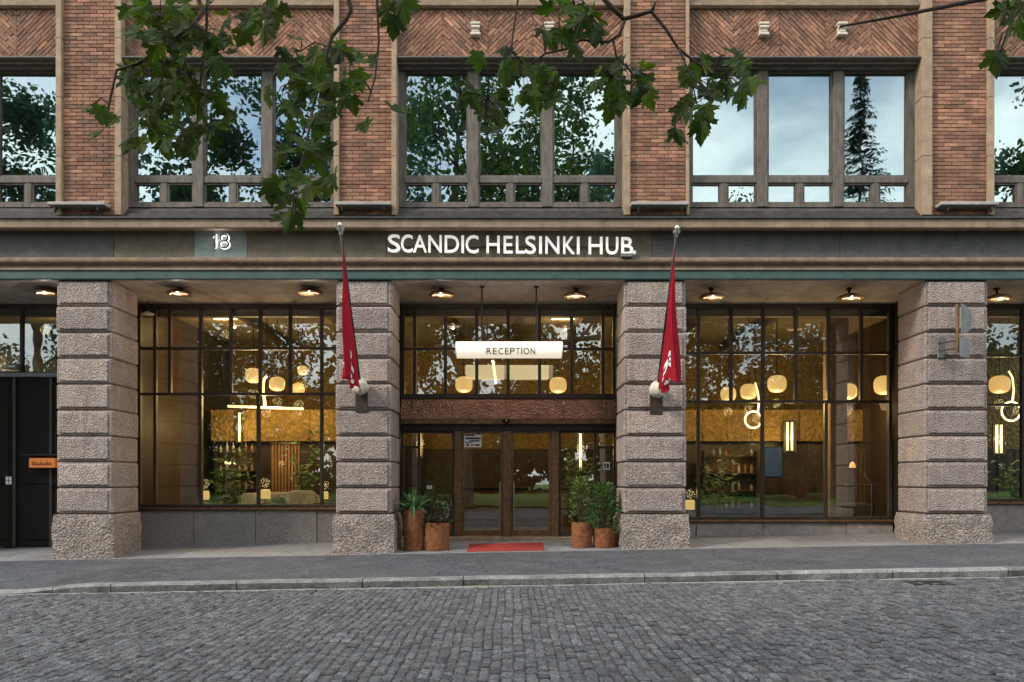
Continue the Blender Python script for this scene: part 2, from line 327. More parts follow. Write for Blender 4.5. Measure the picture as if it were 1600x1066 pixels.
M['soil'] = pm('soil', (0.03,0.022,0.016), (0.06,0.045,0.03), 20, 0.95, 0.6, 40)
M['gold'] = pm('gold_tile_wall', (0.16,0.10,0.020), (0.32,0.205,0.045), 9, 0.45, 1.0, 14, dirt=0.6, dirtcol=(0.06,0.038,0.010), dscale=0.8, vor=9, bdist=0.04, speck=0.4, sscale=24)
M['darkwood'] = pm('dark_wood_wall', (0.020,0.013,0.009), (0.045,0.029,0.019), 5, 0.5, 0.1, 40, stretch=(1,1,0.12))
M['walnut'] = pm('walnut', (0.035,0.020,0.011), (0.075,0.044,0.024), 6, 0.5, 0.1, 40, stretch=(1,1,0.15))
M['inceil'] = pm('olive_ceiling', (0.16,0.13,0.07), (0.23,0.19,0.105), 3, 0.9, 0.3, 30)
M['infloor'] = pm('interior_floor', (0.05,0.04,0.03), (0.09,0.07,0.05), 4, 0.3, 0.1, 20)
M['slat'] = pm('warm_oak', (0.16,0.085,0.04), (0.26,0.15,0.075), 6, 0.5, 0.1, 40, stretch=(1,1,0.15))
M['bluescreen'] = glow('blue_screen', (0.12,0.30,0.55), 0.06, (0.02,0.03,0.05))
M['inwall'] = pm('dim_room_wall', (0.42,0.46,0.45), (0.52,0.56,0.55), 3, 0.9)
M['fabric'] = pm('grey_fabric', (0.22,0.20,0.18), (0.36,0.33,0.29), 20, 0.95, 0.6, 60)
M['fabricdark'] = pm('dark_fabric', (0.04,0.045,0.05), (0.08,0.085,0.09), 20, 0.95, 0.6, 60)
M['curtain'] = pm('pale_curtain', (0.45,0.46,0.44), (0.6,0.6,0.57), 3, 0.9, transl=0.8)
M['curtain_dark'] = pm('dark_teal_curtain', (0.03,0.06,0.06), (0.06,0.10,0.10), 3, 0.9)
M['paper'] = pm('paper', (0.72,0.71,0.68), (0.8,0.79,0.76), 10, 0.8)
M['ink'] = pm('ink', (0.015,0.015,0.016), (0.03,0.03,0.03), 8, 0.6)
M['purple'] = pm('emblem_violet', (0.13,0.03,0.20), (0.2,0.06,0.28), 8, 0.7)
M['glass_up'] = glass('coated_window_glass', 0.31, (0.60,0.80,0.78), 0.0022)
M['glass_lo'] = glass('shopfront_glass', 0.125, (0.95,0.96,0.92), 0.0014)
M['globe'] = glow('lamp_globe', (1.0,0.60,0.20), 0.50, (0.12,0.09,0.05))
M['globe2'] = glow('lamp_globe_pale', (1.0,0.62,0.22), 0.50, (0.12,0.09,0.05))
M['neon'] = glow('light_tube', (1.0,0.76,0.36), 1.3)
M['tablelamp'] = glow('table_lamp_shade', (1.0,0.66,0.22), 0.42, (0.12,0.1,0.06))
M['lantern'] = glow('paper_lantern', (1.0,0.78,0.40), 0.24, (0.2,0.17,0.11))
M['signlit'] = glow('sign_diffuser', (1.0,0.88,0.66), 0.40, (0.8,0.78,0.72))
M['halo'] = glow('number_backlight', (1.0,1.0,0.95), 0.75)
M['heat'] = glow('heater_element', (1.0,0.60,0.36), 0.9)
M['orange'] = glow('orange_lit_sign', (1.0,0.28,0.05), 0.14, (0.4,0.15,0.04))
M['ember'] = glow('copper_lamp', (1.0,0.36,0.14), 0.8)
# ------------------------------------------------------------------ ground, road, pavement
def gx(X): return 0.10 + 0.0175*X
KERB_Y = -3.8
def sm(a, b, x):
    t = max(0.0, min(1.0, (x-a)/(b-a))); return t*t*(3-2*t)
def dip(X, Y): return 0.085*sm(-6.2, -7.4, X)*sm(-1.6, -3.6, Y)
def side(X, Y):
    return gx(X) + (0.008*Y - dip(X, Y) if Y <= 0 else 0.04*min(Y, 2.2))
def road(X, Y): return gx(X) - 0.155 + 0.006*(KERB_Y - Y)
def sheet(name, mat, x0, x1, y0, y1, nx, ny, fz, parent=None, thick=0.0):
    b = MB(); vs = []
    for j in range(ny+1):
        for i in range(nx+1):
            X = x0+(x1-x0)*i/nx; Y = y0+(y1-y0)*j/ny; vs.append((X, Y, fz(X, Y)))
    fs = [(j*(nx+1)+i, j*(nx+1)+i+1, (j+1)*(nx+1)+i+1, (j+1)*(nx+1)+i) for j in range(ny) for i in range(nx)]
    b.add(vs, fs)
    return b.build(name, mat, parent, fix=False)
tag(sheet('ground', M['ground'], -400, 400, -400, 400, 2, 2, lambda X, Y: -0.9), kind='structure')
pav = tag(sheet('pavement', M['asphalt'], -16, 16, KERB_Y+0.02, 0.0, 64, 12, side), kind='structure')
road_o = tag(sheet('road', M['road_far'], -40, 40, -19.2, -12.0, 8, 4, road), kind='structure')
sheet('road_bed', M['roadbed'], -16, 16, -12.0, KERB_Y+0.06, 64, 18, lambda X, Y: road(X, Y)-0.013+0.02*mnoise.noise((X*.7, Y*.7, 9)), road_o)
arc = tag(sheet('arcade_floor', M['joint'], -16, 16, 0.0, 2.6, 8, 8, lambda X, Y: side(X, Y)-0.012), kind='structure')
# pale stone slabs under the arcade, each its own piece
xs = [-15.9]
while xs[-1] < 15.5: xs.append(xs[-1] + rnd.uniform(0.9, 1.35))
for row, (ya, yb) in enumerate(((-0.16, 0.62), (0.62, 1.40), (1.40, 2.45))):
    for i in range(len(xs)-1):
        xa, xb = xs[i] + row*0.37, xs[i+1] + row*0.37
        if xb < -11 or xa > 11.5: continue
        b = MB(); g = 0.006; z = lambda X, Y: side(X, Y)+0.004+rnd.uniform(0, 0.003)
        c = [(xa+g, ya+g), (xb-g, ya+g), (xb-g, yb-g), (xa+g, yb-g)]
        b.add([(x, y, z(x, y)) for x, y in c] + [(x, y, side(x, y)-0.05) for x, y in c], [(0,1,2,3),(0,4,5,1),(1,5,6,2),(2,6,7,3),(3,7,4,0)])
        b.build('paving_slab', M['paving'], arc)
# kerb stones, street face shaped with an undercut so it shades darker
kerb = tag(sheet('kerb', M['joint'], -16, 16, KERB_Y-0.14, KERB_Y+0.03, 16, 1, lambda X, Y: side(X, KERB_Y)-0.03), kind='structure')
kx = [-15.5, -13.6, -11.9, -10.2, -8.45, -6.75, -5.9, -4.05, -2.2, -0.72, 1.95, 3.9, 5.6, 7.3, 9.2, 11.2, 13.2, 15.3]
for a, b_ in zip(kx[:-1], kx[1:]):
    b = MB(); n = 6
    ya, yb = KERB_Y-0.16, KERB_Y+0.05
    vs = []
    for i in range(n+1):
        X = a+0.008+(b_-a-0.016)*i/n; j = rnd.uniform(-0.008, 0.008); zt = side(X, KERB_Y)+0.006+rnd.uniform(-0.004, 0.004)
        zb = road(X, KERB_Y)-0.06
        vs += [(X, ya+0.035+j*3, zb), (X, ya-0.008+j, zt-0.034), (X, ya+0.022+j, zt), (X, yb, zt), (X, yb, zb)]
    fs = [(i*5+k, (i+1)*5+k, (i+1)*5+k+1, i*5+k+1) for i in range(n) for k in range(4)] + [(0,1,2,3,4), tuple(n*5+k for k in (4,3,2,1,0))]
    b.add(vs, fs); b.build('kerb_stone', M['kerb'], kerb)
# setts: straight courses running away from the camera, each sett its own piece near the camera
setts = []
X = -10.6
while X < 10.6:
    w = rnd.uniform(0.086, 0.108); Y = KERB_Y - 0.20 - rnd.uniform(0, 0.08)
    while Y > -12.0:
        l = rnd.uniform(0.085, 0.15); setts.append((X+w/2+0.05*mnoise.noise((X*.5, Y*.45, 3)), Y-l/2, w-0.010, l-0.010)); Y -= l
    X += w
def sett_geo(b, x, y, w, l, z, base=False):
    c = 0.013; h = rnd.uniform(-0.009, 0.009)+0.02*mnoise.noise((x*.7, y*.7, 9)); t1, t2 = rnd.uniform(-.012, .012), rnd.uniform(-.012, .012)
    j = lambda: rnd.uniform(-0.008, 0.008)
    lo = [(x-w/2+j(), y-l/2+j()), (x+w/2+j(), y-l/2+j()), (x+w/2+j(), y+l/2+j()), (x-w/2+j(), y+l/2+j())]
    vs = [(p, q, z-0.05) for p, q in lo] + [(p, q, z-0.010+h) for p, q in lo]
    vs += [(p + (c if p < x else -c), q + (c if q < y else -c), z+h+(p-x)*t1*2+(q-y)*t2*2) for p, q in lo]
    b.add(vs, [(0,1,5,4),(1,2,6,5),(2,3,7,6),(3,0,4,7),(4,5,9,8),(5,6,10,9),(6,7,11,10),(7,4,8,11),(8,9,10,11)])
vis = sorted([s for s in setts if s[1] > -10.05 and abs(s[0]) < 0.635*(s[1]+16)], key=lambda s: (s[1]+16)**2 + 0.35*s[0]**2)
near = set(vis[:295]); bs = MB()
for s in setts:
    z = road(s[0], s[1])
    if s in near:
        b = MB(); sett_geo(b, *s, z); b.build('sett', M['sett'], road_o, origin=(s[0], s[1], z), fix=False)
    else: sett_geo(bs, *s, z)
tag(bs.build('sett_paving', M['sett'], road_o, fix=False), kind='stuff')
# pale worn gutter line at the foot of the kerb
gb = MB(); X = -15.0
while X < 15:
    l = rnd.uniform(0.18, 0.42); w = 0.045+rnd.uniform(-.012, .012); y = KERB_Y-0.188
    c = [(X+.005, y-w), (X+l-.005, y-w), (X+l-.005, y), (X+.005, y)]; zz = rnd.uniform(-.004, .004)
    gb.add([(p, q, road(p, q)+0.006+zz) for p, q in c] + [(p, q, road(p, q)-.05) for p, q in c], [(0,1,2,3),(0,4,5,1),(1,5,6,2),(2,6,7,3),(3,7,4,0)]); X += l
tag(gb.build('gutter', M['ledge'], None, fix=False), kind='structure')
# drain
p0 = at(1450, 931, KERB_Y-0.75); dz = road(p0.x, KERB_Y-0.75)
dr = thing('drain_grate', (p0.x, KERB_Y-0.75, dz), 'dark cast iron drain grate set in the cobbled road near the kerb', 'drain grate')
b = MB(); W, D = 0.56, 0.36; x, y = p0.x, KERB_Y-0.75
for (a0, a1, b0, b1) in ((x-W/2, x+W/2, y-D/2, y-D/2+.04), (x-W/2, x+W/2, y+D/2-.04, y+D/2), (x-W/2, x-W/2+.04, y-D/2+.04, y+D/2-.04), (x+W/2-.04, x+W/2, y-D/2+.04, y+D/2-.04)):
    b.box(a0, a1, b0, b1, dz-0.03, dz+0.014)
b.build('frame', M['black'], dr)
for k in range(9):
    xx = x-W/2+0.07+k*0.0525; MB().box(xx-.013, xx+.013, y-D/2+.04, y+D/2-.04, dz-0.03, dz+0.011).build('bar', M['black'], dr)
b = MB().box(x-W/2+.04, x+W/2-.04, y-D/2+.04, y+D/2-.04, dz-0.02, dz+0.0015).build('pit_shade_sheet', M['ink'], dr)  # black sheet between the bars stands in for the shade in the drain
# the park side behind the camera: kerb, lawn
tag(sheet('lawn', M['lawn'], -80, 80, -75, -19.4, 40, 30, lambda X, Y: gx(0)+0.004*X + 0.10 + 0.02*(-19.4-Y)*0.6 + 0.12*mnoise.noise((X*.12, Y*.12, 0))), kind='structure')
k2 = MB().box(-40, 40, -19.4, -19.15, -0.6, 0.12); k2o = k2.build('park_kerb', M['kerb']); tag(k2o, kind='structure')

# ------------------------------------------------------------------ the hotel building
hotel = thing('hotel_building', (0,0,0), 'brick and granite hotel front with arcade pillars, tall shopfront glazing and big upper windows', 'building')
PIL = [(-8.90,-7.81), (-3.44,-2.35), (2.19,3.40), (8.06,9.29)]
SOF, GY, PD = 5.40, 2.20, 1.12
NB = 9
ZB = az(803)
# pillars of rusticated blocks
for (xa, xb) in PIL + [(-14.4,-13.3), (13.6,14.8)]:
    b = MB().box(xa+0.045, xb-0.045, 0.05, PD-0.02, -0.4, SOF-0.002)
    p = b.build('stone_pillar', M['joint'], hotel)
    if xa < -12 or xb > 12:
        MB().cbox(xa, xb, 0, PD, -0.4, SOF-0.006, .03).build('stone_block', M['granite'], p); continue
    hb = (SOF-ZB)/NB
    for k in range(NB):
        z0 = ZB + k*hb + 0.009; z1 = ZB + (k+1)*hb - (0.009 if k < NB-1 else 0.004)
        j = rnd.uniform(-0.008, 0.008)
        b = MB().cbox(xa+j, xb+rnd.uniform(-.008,.008), rnd.uniform(-.008,.008), PD, z0, z1, 0.024)
        # raised field on the faces, drafted margin round it
        b.cbox(xa+0.065, xb-0.075, -0.034+j, 0.1, z0+0.045, z1-0.04, 0.012)
        o = b.build('stone_block', M['granite'], p)
    # rough base block
    b = MB(); zg = min(side(xa, 0), side(xb, 0)) - 0.12
    n = 9; m = 8; cx = (xa+xb)/2; ww = (xb-xa)/2+0.055
    vs = []; fs = []
    prof = [(0, PD/2+.03)]
    pts = []
    for i in range(n+1): pts.append((cx-ww+2*ww*i/n, -0.07))
    for i in range(1, m+1): pts.append((cx+ww, -0.07+(PD+0.10)*i/m))
    for i in range(1, n+1): pts.append((cx+ww-2*ww*i/n, PD+0.03))
    for i in range(1, m): pts.append((cx-ww, PD+0.03-(PD+0.10)*i/m))
    K = len(pts); rows = 7
    for r_ in range(rows+1):
        z = zg + (ZB-0.012-zg)*r_/rows; ins = 0.03 if r_ == rows else 0.0
        for (x, y) in pts:
            jj = 0.022
            dx = (ins if x < cx else -ins) if abs(abs(x-cx)-ww) < 1e-4 else 0; dy = (ins if y < PD/2 else -ins) if (abs(y+0.07) < 1e-4 or abs(y-PD-.03) < 1e-4) else 0
            vs.append((x+dx+rnd.uniform(-jj, jj), y+dy+rnd.uniform(-jj, jj), z+(rnd.uniform(-.01,.01) if 0 < r_ < rows else 0)))
    for r_ in range(rows):
        for k in range(K): fs.append((r_*K+k, r_*K+(k+1)%K, (r_+1)*K+(k+1)%K, (r_+1)*K+k))
    fs.append(tuple(range(rows*K, rows*K+K)))
    b.add(vs, fs); b.build('base_block', M['granite_rough'], p, smooth=35)
# soffit, teal fascia, mouldings, frieze, cornice
MB().box(-16, 16, 0.02, 2.45, SOF, SOF+0.2).build('soffit', M['soffit'], hotel)
zt0, zt1 = SOF-0.004, az(424)
MB().xprism([(-0.06, zt0), (-0.075, zt0+0.02), (-0.075, zt1-0.01), (0.015, zt1), (0.015, zt0)], -16, 16).build('teal_fascia', M['teal'], hotel)
zm = az(405)
h = (zm-zt1)
MB().xprism([(0.01, zt1+.002), (-0.10, zt1+.002), (-0.10, zt1+h*.18), (-0.06, zt1+h*.24), (-0.06, zt1+h*.42), (-0.12, zt1+h*.5), (-0.16, zt1+h*.62), (-0.17, zt1+h*.78), (-0.13, zt1+h*.84), (-0.13, zm-.002), (0.01, zm-.002)], -16, 16).build('moulding', M['tan'], hotel)
zf = az(358)
fr = [(-16,-7.78,'slate'), (-7.78,-6.21,'brownstone'), (-6.21,-5.175,'tealstone'), (-5.175,-2.45,'brownstone'), (-2.45,2.72,'brownstone'), (2.72,6.4,'slate'), (6.4,10.2,'slate'), (10.2,16,'slate')]
for a, b_, m in fr:
    MB().cbox(a+.004, b_-.004, -0.0+rnd.uniform(0,.006), 0.3, zm, zf+0.06, 0.006).build('frieze_panel', M[m], hotel)
MB().box(-16, 16, 0.02, 0.3, zt1-0.1, zf+.05).build('frieze_core', M['joint'], hotel)
zc0, zc1 = az(357, -.27), az(341, -.27)
MB().xprism([(0.3, zf-.01+.02), (-0.12, zf-.005), (-0.16, zc0-.01), (-0.27, zc0), (-0.285, zc0+.02), (-0.285, zc1-.03), (-0.27, zc1), (0.3, zc1+.02)], -16, 16).build('cornice', M['tan'], hotel)
zs = az(326, .3)
MB().xprism([(0.32, zc1+.022), (-0.31, zc1+.002), (-0.325, zc1-.014), (-0.325, zc1+.012), (-0.10, zc1+0.05), (-0.06, zc1+0.05), (-0.06, zc1+0.11), (-0.02, zc1+0.12), (0.06, zc1+0.14), (0.06, zc1+0.20), (0.14, zc1+0.21), (0.14, zc1+.27), (0.26, zs-.01), (0.32, zs)], -16, 16).build('sill_flashing', M['lead'], hotel)

# brick piers: stone strips either side, bricks between
BR = [(-8.79,-7.75), (-3.375,-2.35), (2.31,3.40), (8.20,9.29)]
STR = [(-8.90,-8.79,-7.75,-7.62), (-3.475,-3.375,-2.35,-2.25), (2.19,2.31,3.40,3.46), (8.0,8.20,9.29,9.41)]
ZP0, ZP1 = az(335), 12.4
unit = {}
bk = MB(); nobj = 0
for pi, (xa, xb) in enumerate(BR):
    pier = MB().box(xa-.01, xb+.01, 0.066, 0.42, ZP0-.2, ZP1).build('brick_pier', M['mortar'], hotel)
    ch = 0.0745; nc = int((ZP1-ZP0)/ch); W4 = (xb-xa)/4
    zs_, ze_ = ZP0, ZP1
    for c in range(nc):
        z = ZP0 + c*ch
        cells = [(i*W4, (i+1)*W4) for i in range(4)] if c % 2 == 0 else [(0, W4/2)] + [(W4*(i+.5), W4*(i+1.5)) for i in range(3)] + [(W4*3.5, W4*4)]
        for (u0, u1) in cells:
            j = rnd.uniform(-.005, .004); x0, x1 = xa+u0+.005, xa+u1-.005; z0, z1 = z+.005+rnd.uniform(-.002,.002), z+ch-.005
            vis_ = z < 10.85
            if pi in (2, 1) and nobj < 296 and vis_ and (pi == 2 or nobj >= 0):
                if pi == 1 and z > 8.6: bk.cbox(x0, x1, 0.05+j, 0.09, z0, z1, .005); continue
                MB().cbox(x0, x1, 0.05+j, 0.09, z0, z1, .005).build('brick', M['brick'], pier, origin=((x0+x1)/2, .05, z0)); nobj += 1
            else: bk.cbox(x0, x1, 0.05+j, 0.09, z0, z1, .005)
    sa, sb, sc_, sd = STR[pi]
    for (a, b_) in ((sa, sb), (sc_, sd)):
        b = MB(); z = ZP0-.02; k = 0
        while z < ZP1:
            l = 1.15; b.cbox(a, b_, -0.03, 0.46, z, min(z+l-.004, ZP1), .008); z += l
        b.build('stone_strip', M['buff'], hotel)
# herringbone panels, window heads
bays = [(-13.2,-8.90), (-7.62,-3.475), (-2.25,2.19), (3.46,8.0), (9.41,13.6)]
ZH0, ZH1 = az(84), az(8)
def clip(poly, x0, x1, z0, z1):
    for ax_, lim, sg in ((0, x0, 1), (0, x1, -1), (1, z0, 1), (1, z1, -1)):
        out = []
        for i in range(len(poly)):
            a, b_ = poly[i], poly[(i+1) % len(poly)]; da, db = (a[ax_]-lim)*sg, (b_[ax_]-lim)*sg
            if da >= 0: out.append(a)
            if (da >= 0) != (db >= 0):
                t = da/(da-db); out.append((a[0]+(b_[0]-a[0])*t, a[1]+(b_[1]-a[1])*t))
        poly = out
        if len(poly) < 3: return []
    return poly
for bi, (xa, xb) in enumerate(bays):
    MB().box(xa, xb, 0.165, 0.45, ZH0-.06, ZP1).build('spandrel_panel', M['mortar'], hotel)
    ns = 5; sw = (xb-xa)/ns; bw, bl = 0.072, 0.26
    for s_ in range(ns):
        x0, x1 = xa+s_*sw, xa+(s_+1)*sw; sg = 1 if (s_+bi) % 2 == 0 else -1
        d = Vector((math.cos(PI/4), sg*math.sin(PI/4))); n_ = Vector((-d.y, d.x)); o = Vector(((x0+x1)/2, (ZH0+ZH1)/2))
        for i in range(-14, 15):
            for k in range(-5, 6):
                cc = o + n_*(i*bw) + d*(k*bl + (bl/2 if i % 2 else 0)); hl, hw = bl/2-.006, bw/2-.006
                q = [cc-d*hl-n_*hw, cc+d*hl-n_*hw, cc+d*hl+n_*hw, cc-d*hl+n_*hw]
                q = clip([tuple(t) for t in q], x0+.004, x1-.004, ZH0+.01, ZH1-.01)
                if len(q) >= 3: bk.prism(q, 0.145+rnd.uniform(-.008, .006), 0.18)
    # head mouldings above the window and the string course over the panel
    z0, z1 = az(108, .2), ZH0
    hh = z1-z0
    MB().xprism([(0.34, z0), (0.20, z0), (0.20, z0+hh*.18), (0.10, z0+hh*.25), (0.10, z0+hh*.42), (0.03, z0+hh*.5), (-0.01, z0+hh*.62), (-0.01, z0+hh*.74), (0.06, z0+hh*.8), (0.06, z1-.01), (0.34, z1)], xa, xb).build('head_moulding', M['winframe'], hotel)
    MB().xprism([(0.3, ZH1), (0.09, ZH1), (0.05, ZH1+.03), (0.05, ZH1+.09), (0.11, ZH1+.11), (0.11, ZH1+.17), (0.3, ZH1+.2)], xa, xb).build('string_course', M['tan'], hotel)
    # little carved corbels on the panel
    for px in {1: (300, 415), 2: (743, 858), 3: (1193, 1315), 0: (), 4: ()}[bi]:
        c = at(px, 47, .1); b = MB()
        b.cbox(c.x-.10, c.x+.10, 0.02, 0.17, c.z+.075, c.z+.125, .012)
        b.cbox(c.x-.075, c.x+.075, 0.05, 0.17, c.z-.07, c.z+.075, .02)
        b.tube([(c.x-.085, .055, c.z+.03), (c.x+.085, .055, c.z+.03)], .035, 10)
        b.cbox(c.x-.10, c.x+.10, 0.03, 0.17, c.z-.13, c.z-.07, .015)
        b.build('carved_corbel', M['cream'], hotel)
tag(bk.build('brickwork', M['brick'], hotel), kind='stuff')
# ledges with scrolled brackets under the brick piers
for pi, (xa, xb) in enumerate([(-8.97,-7.86), (-3.42,-2.33), (2.30,3.42), (8.28,9.40)]):
    z = az(318, -.25); lo = MB().cbox(xa, xb, -0.20, 0.07, z-.01, z+.055, .012).build('ledge', M['ledge'], hotel)
    for sx in (xa+.14, xb-.14):
        pts = []
        for k in range(22):
            a = k/21*3.6*PI; r_ = 0.012+0.055*k/21; pts.append((sx, -0.14+r_*math.cos(a), z-.085+r_*math.sin(a)))
        MB().tube(pts, .011, 6).build('scroll_bracket', M['black'], lo)

# upper windows
WY = 0.36
ZW0, ZW1 = az(326, WY), az(108, WY)
pane_cache = {}
def pane(parent, x0, x1, y, z0, z1, mat, tilt=0.0016, name='pane'):
    key = (round(x1-x0, 3), round(z1-z0, 3), mat.name)
    if key not in pane_cache:
        w, h_ = x1-x0, z1-z0; pane_cache[key] = MB().box(-w/2, w/2, -.004, .004, -h_/2, h_/2).mesh('pane', mat)
    p = wloc(parent)
    return inst(name, pane_cache[key], parent, ((x0+x1)/2-p.x, y-p.y, (z0+z1)/2-p.z), (rnd.uniform(-tilt, tilt), 0, rnd.uniform(-tilt, tilt)))
zt_a, zt_b = az(288, WY), az(278, WY)          # transom
for bi, (xa, xb) in enumerate(bays):
    b = MB(); f = 0.11
    b.box(xa+.001, xa+f, WY-.09, WY+.07, ZW0, ZW1).box(xb-f, xb-.001, WY-.09, WY+.07, ZW0, ZW1)
    b.box(xa+f, xb-f, WY-.085, WY+.066, ZW1-.075, ZW1-.002).box(xa+f, xb-f, WY-.085, WY+.066, ZW0, ZW0+.085)
    w = b.build('window', M['winframe'], hotel)
    inner = (xb-xa-2*f); mw = 0.21; cw = (inner-2*mw)/3
    cols = [(xa+f+i*(cw+mw), xa+f+i*(cw+mw)+cw) for i in range(3)]
    for i in range(2): MB().cbox(cols[i][1], cols[i+1][0], WY-.10, WY+.075, ZW0+.001, ZW1-.003, .012).build('mullion', M['winframe'], w)
    for i, (u, v) in enumerate(cols):
        MB().cbox(u-.002, v+.002, WY-.075, WY+.06, zt_a, zt_b, .01).build('transom', M['winframe'], w)
        # inner sash: slim frame in front of the pane
        sash = MB()
        for (p, q, r_, s_) in ((u, u+.035, zt_b, ZW1-.075), (v-.035, v, zt_b, ZW1-.075)): sash.box(p, q, WY-.05, WY+.03, r_+.001, s_-.001)
        sash.box(u+.035, v-.035, WY-.047, WY+.027, zt_b+.001, zt_b+.036); sash.box(u+.035, v-.035, WY-.047, WY+.027, ZW1-.112, ZW1-.076)
        sash.build('sash', M['winframe'], w)
        pane(w, u+.03, v-.03, WY, zt_b+.03, ZW1-.105, M['glass_up'], .005)
        mid = (u+v)/2; MB().cbox(mid-.065, mid+.065, WY-.07, WY+.05, ZW0+.086, zt_a-.001, .01).build('small_mullion', M['winframe'], w)
        for (p, q) in ((u, mid-.065), (mid+.065, v)):
            sash = MB()
            sash.box(p, p+.03, WY-.05, WY+.03, ZW0+.086, zt_a-.001).box(q-.03, q, WY-.05, WY+.03, ZW0+.086, zt_a-.001)
            sash.box(p+.03, q-.03, WY-.047, WY+.027, ZW0+.086, ZW0+.116).box(p+.03, q-.03, WY-.047, WY+.027, zt_a-.031, zt_a-.001)
            sash.build('sash', M['winframe'], w)
            pane(w, p+.025, q-.025, WY, ZW0+.11, zt_a-.026, M['glass_up'], .006)
    # curtains drawn to the sides inside
    for sx, m in ((xa+.16, 'curtain_dark' if bi < 2 else 'curtain'), (xb-.62, 'curtain')):
        cb = MB(); n = 24; vs = []
        for i in range(n+1):
            x = sx+.46*i/n; y = WY+.28+.045*math.sin(i*1.9)+.01*math.sin(i*.7)
            vs += [(x, y, ZW0+.1), (x, y, ZW1-.1), (x, y+.012, ZW0+.1), (x, y+.012, ZW1-.1)]
        fs = []
        for i in range(n): fs += [(i*4, i*4+4, i*4+5, i*4+1), (i*4+2, i*4+3, i*4+7, i*4+6)]
        cb.add(vs, fs); cb.build('curtain', M[m], w, smooth=True, fix=False)
# upper room shell behind the windows, wall above
b = MB(); b.box(-16, 16, 6.2, 6.4, 6.3, 13).box(-16, 16, 0.46, 6.2, ZW1+.25, ZW1+.45).box(-16, 16, 0.46, 6.2, 6.2, 6.5)
for x in (-13.1, -8.3, -2.9, 2.8, 8.7, 13.0): b.box(x-.1, x+.1, .46, 6.2, 6.5, ZW1+.25)
tag(b.build('upper_room', M['inwall']), kind='structure')
b = MB().box(-16, -13.2, 0.05, 0.45, 5.6, 12.4).box(13.6, 16, 0.05, 0.45, 5.6, 12.4); b.build('side_wall', M['mortar'], hotel)
MB().box(-16, 16, 0.0, 6.4, 12.4, 12.7).build('top_course', M['tan'], hotel)

# ------------------------------------------------------------------ shopfronts (ground floor glazing)
def shopfront(xa, xb, z0, z1, up, lo, trans, mat=M['darkframe'], low_z=None, name='shopfront'):
    """up / lo: x of mullions above / below the low transom; trans: z of transoms, last one divides up from lo"""
    b = MB(); t = 0.05
    b.box(xa, xa+.07, GY-.06, GY+.06, z0, z1).box(xb-.07, xb, GY-.06, GY+.06, z0, z1).box(xa+.07, xb-.07, GY-.057, GY+.057, z1-.10, z1).box(xa+.07, xb-.07, GY-.057, GY+.057, z0, z0+.07)
    f = b.build(name, mat, hotel)
    zl = trans[-1]; hw = .034
    for x in up: MB().cbox(x-hw, x+hw, GY-.05, GY+.05, zl+.0, z1-.1, .006).build('mullion', mat, f)
    for x in lo: MB().cbox(x-hw, x+hw, GY-.05, GY+.05, z0+.07, zl, .006).build('mullion', mat, f)
    for z in trans: MB().cbox(xa+.07, xb-.07, GY-.046, GY+.046, z-.03, z+.03, .006).build('transom', mat, f)
    zz = sorted(trans[:-1]+[z1-.1]+[zl]); ue = [xa+.03]+up+[xb-.03]; le = [xa+.03]+lo+[xb-.03]
    for i in range(len(ue)-1):
        for k in range(len(zz)-1): pane(f, ue[i]+.02, ue[i+1]-.02, GY, zz[k]+.01, zz[k+1]-.01+.02, M['glass_lo'])
    for i in range(len(le)-1): pane(f, le[i]+.02, le[i+1]-.02, GY, z0+.05, zl-.01, M['glass_lo'])
    return f
gz = lambda y: az(y, GY); gxp = lambda x: ax(x, GY)
zt = gz(478)+.10
shopfront(-8.30, -3.42, gz(793), SOF-.002, [gxp(x) for x in (243, 266, 314, 361, 407, 454, 503)], [gxp(x) for x in (243, 314, 404, 503)], [gz(545), gz(616)])
shopfront(3.42, 8.42, gz(812), SOF-.002, [gxp(x) for x in (1091, 1142, 1192, 1243, 1294, 1345)], [gxp(x) for x in (1091, 1191, 1290)], [gz(552), gz(628)])
shopfront(9.31, 13.58, gz(784), SOF-.002, [gxp(x) for x in (1597, 1646, 1695)], [gxp(x) for x in (1597, 1695)], [gz(556), gz(633)])
shopfront(-2.45, 2.30, gz(621), SOF-.002, [gxp(x) for x in (648, 696, 745, 794, 843, 893, 942)], [], [gz(546), gz(619)], name='transom_window')
shopfront(-13.2, -8.92, gz(586), SOF-.002, [gxp(x) for x in (-70, -20, 35)], [], [gz(584)], name='transom_window')
# lintel over the deep glazing, dark
MB().box(-16, 16, GY+.07, GY+.25, SOF-.25, SOF-.001).build('lintel', M['darkframe'], hotel)
# side walls behind each pillar
for (xa, xb) in PIL: MB().box(xa+{8.06: .38, 2.19: .13}.get(xa, .03), xb-{-7.81: .51, -2.35: .11}.get(xb, .03), PD+.001, GY+.2, 0, SOF-.001).build('return_wall', M['blackdoor'], hotel)
# plinths and sills
def plinth(xa, xb, ztop, cuts, mat):
    MB().cbox(xa, xb, GY-.16, GY+.06, ztop-.055, ztop, .012).build('window_sill', M['bronze'] if mat != 'x' else M['tan'], hotel)
    e = [xa]+cuts+[xb]
    for i in range(len(e)-1):
        MB().cbox(e[i]+.005, e[i+1]-.005, GY-.10+rnd.uniform(-.006,.006), GY+.1, -.3, ztop-.06, .01).build('plinth_stone', M[mat], hotel)
plinth(-8.30, -3.42, gz(793)-.002, [gxp(305), gxp(401), gxp(497)], 'plinth')
plinth(3.42, 8.42, gz(812)-.002, [gxp(1086), gxp(1190), gxp(1320)], 'plinth_light')
plinth(9.31, 13.58, gz(784)-.002, [gxp(1640)], 'plinth_light')
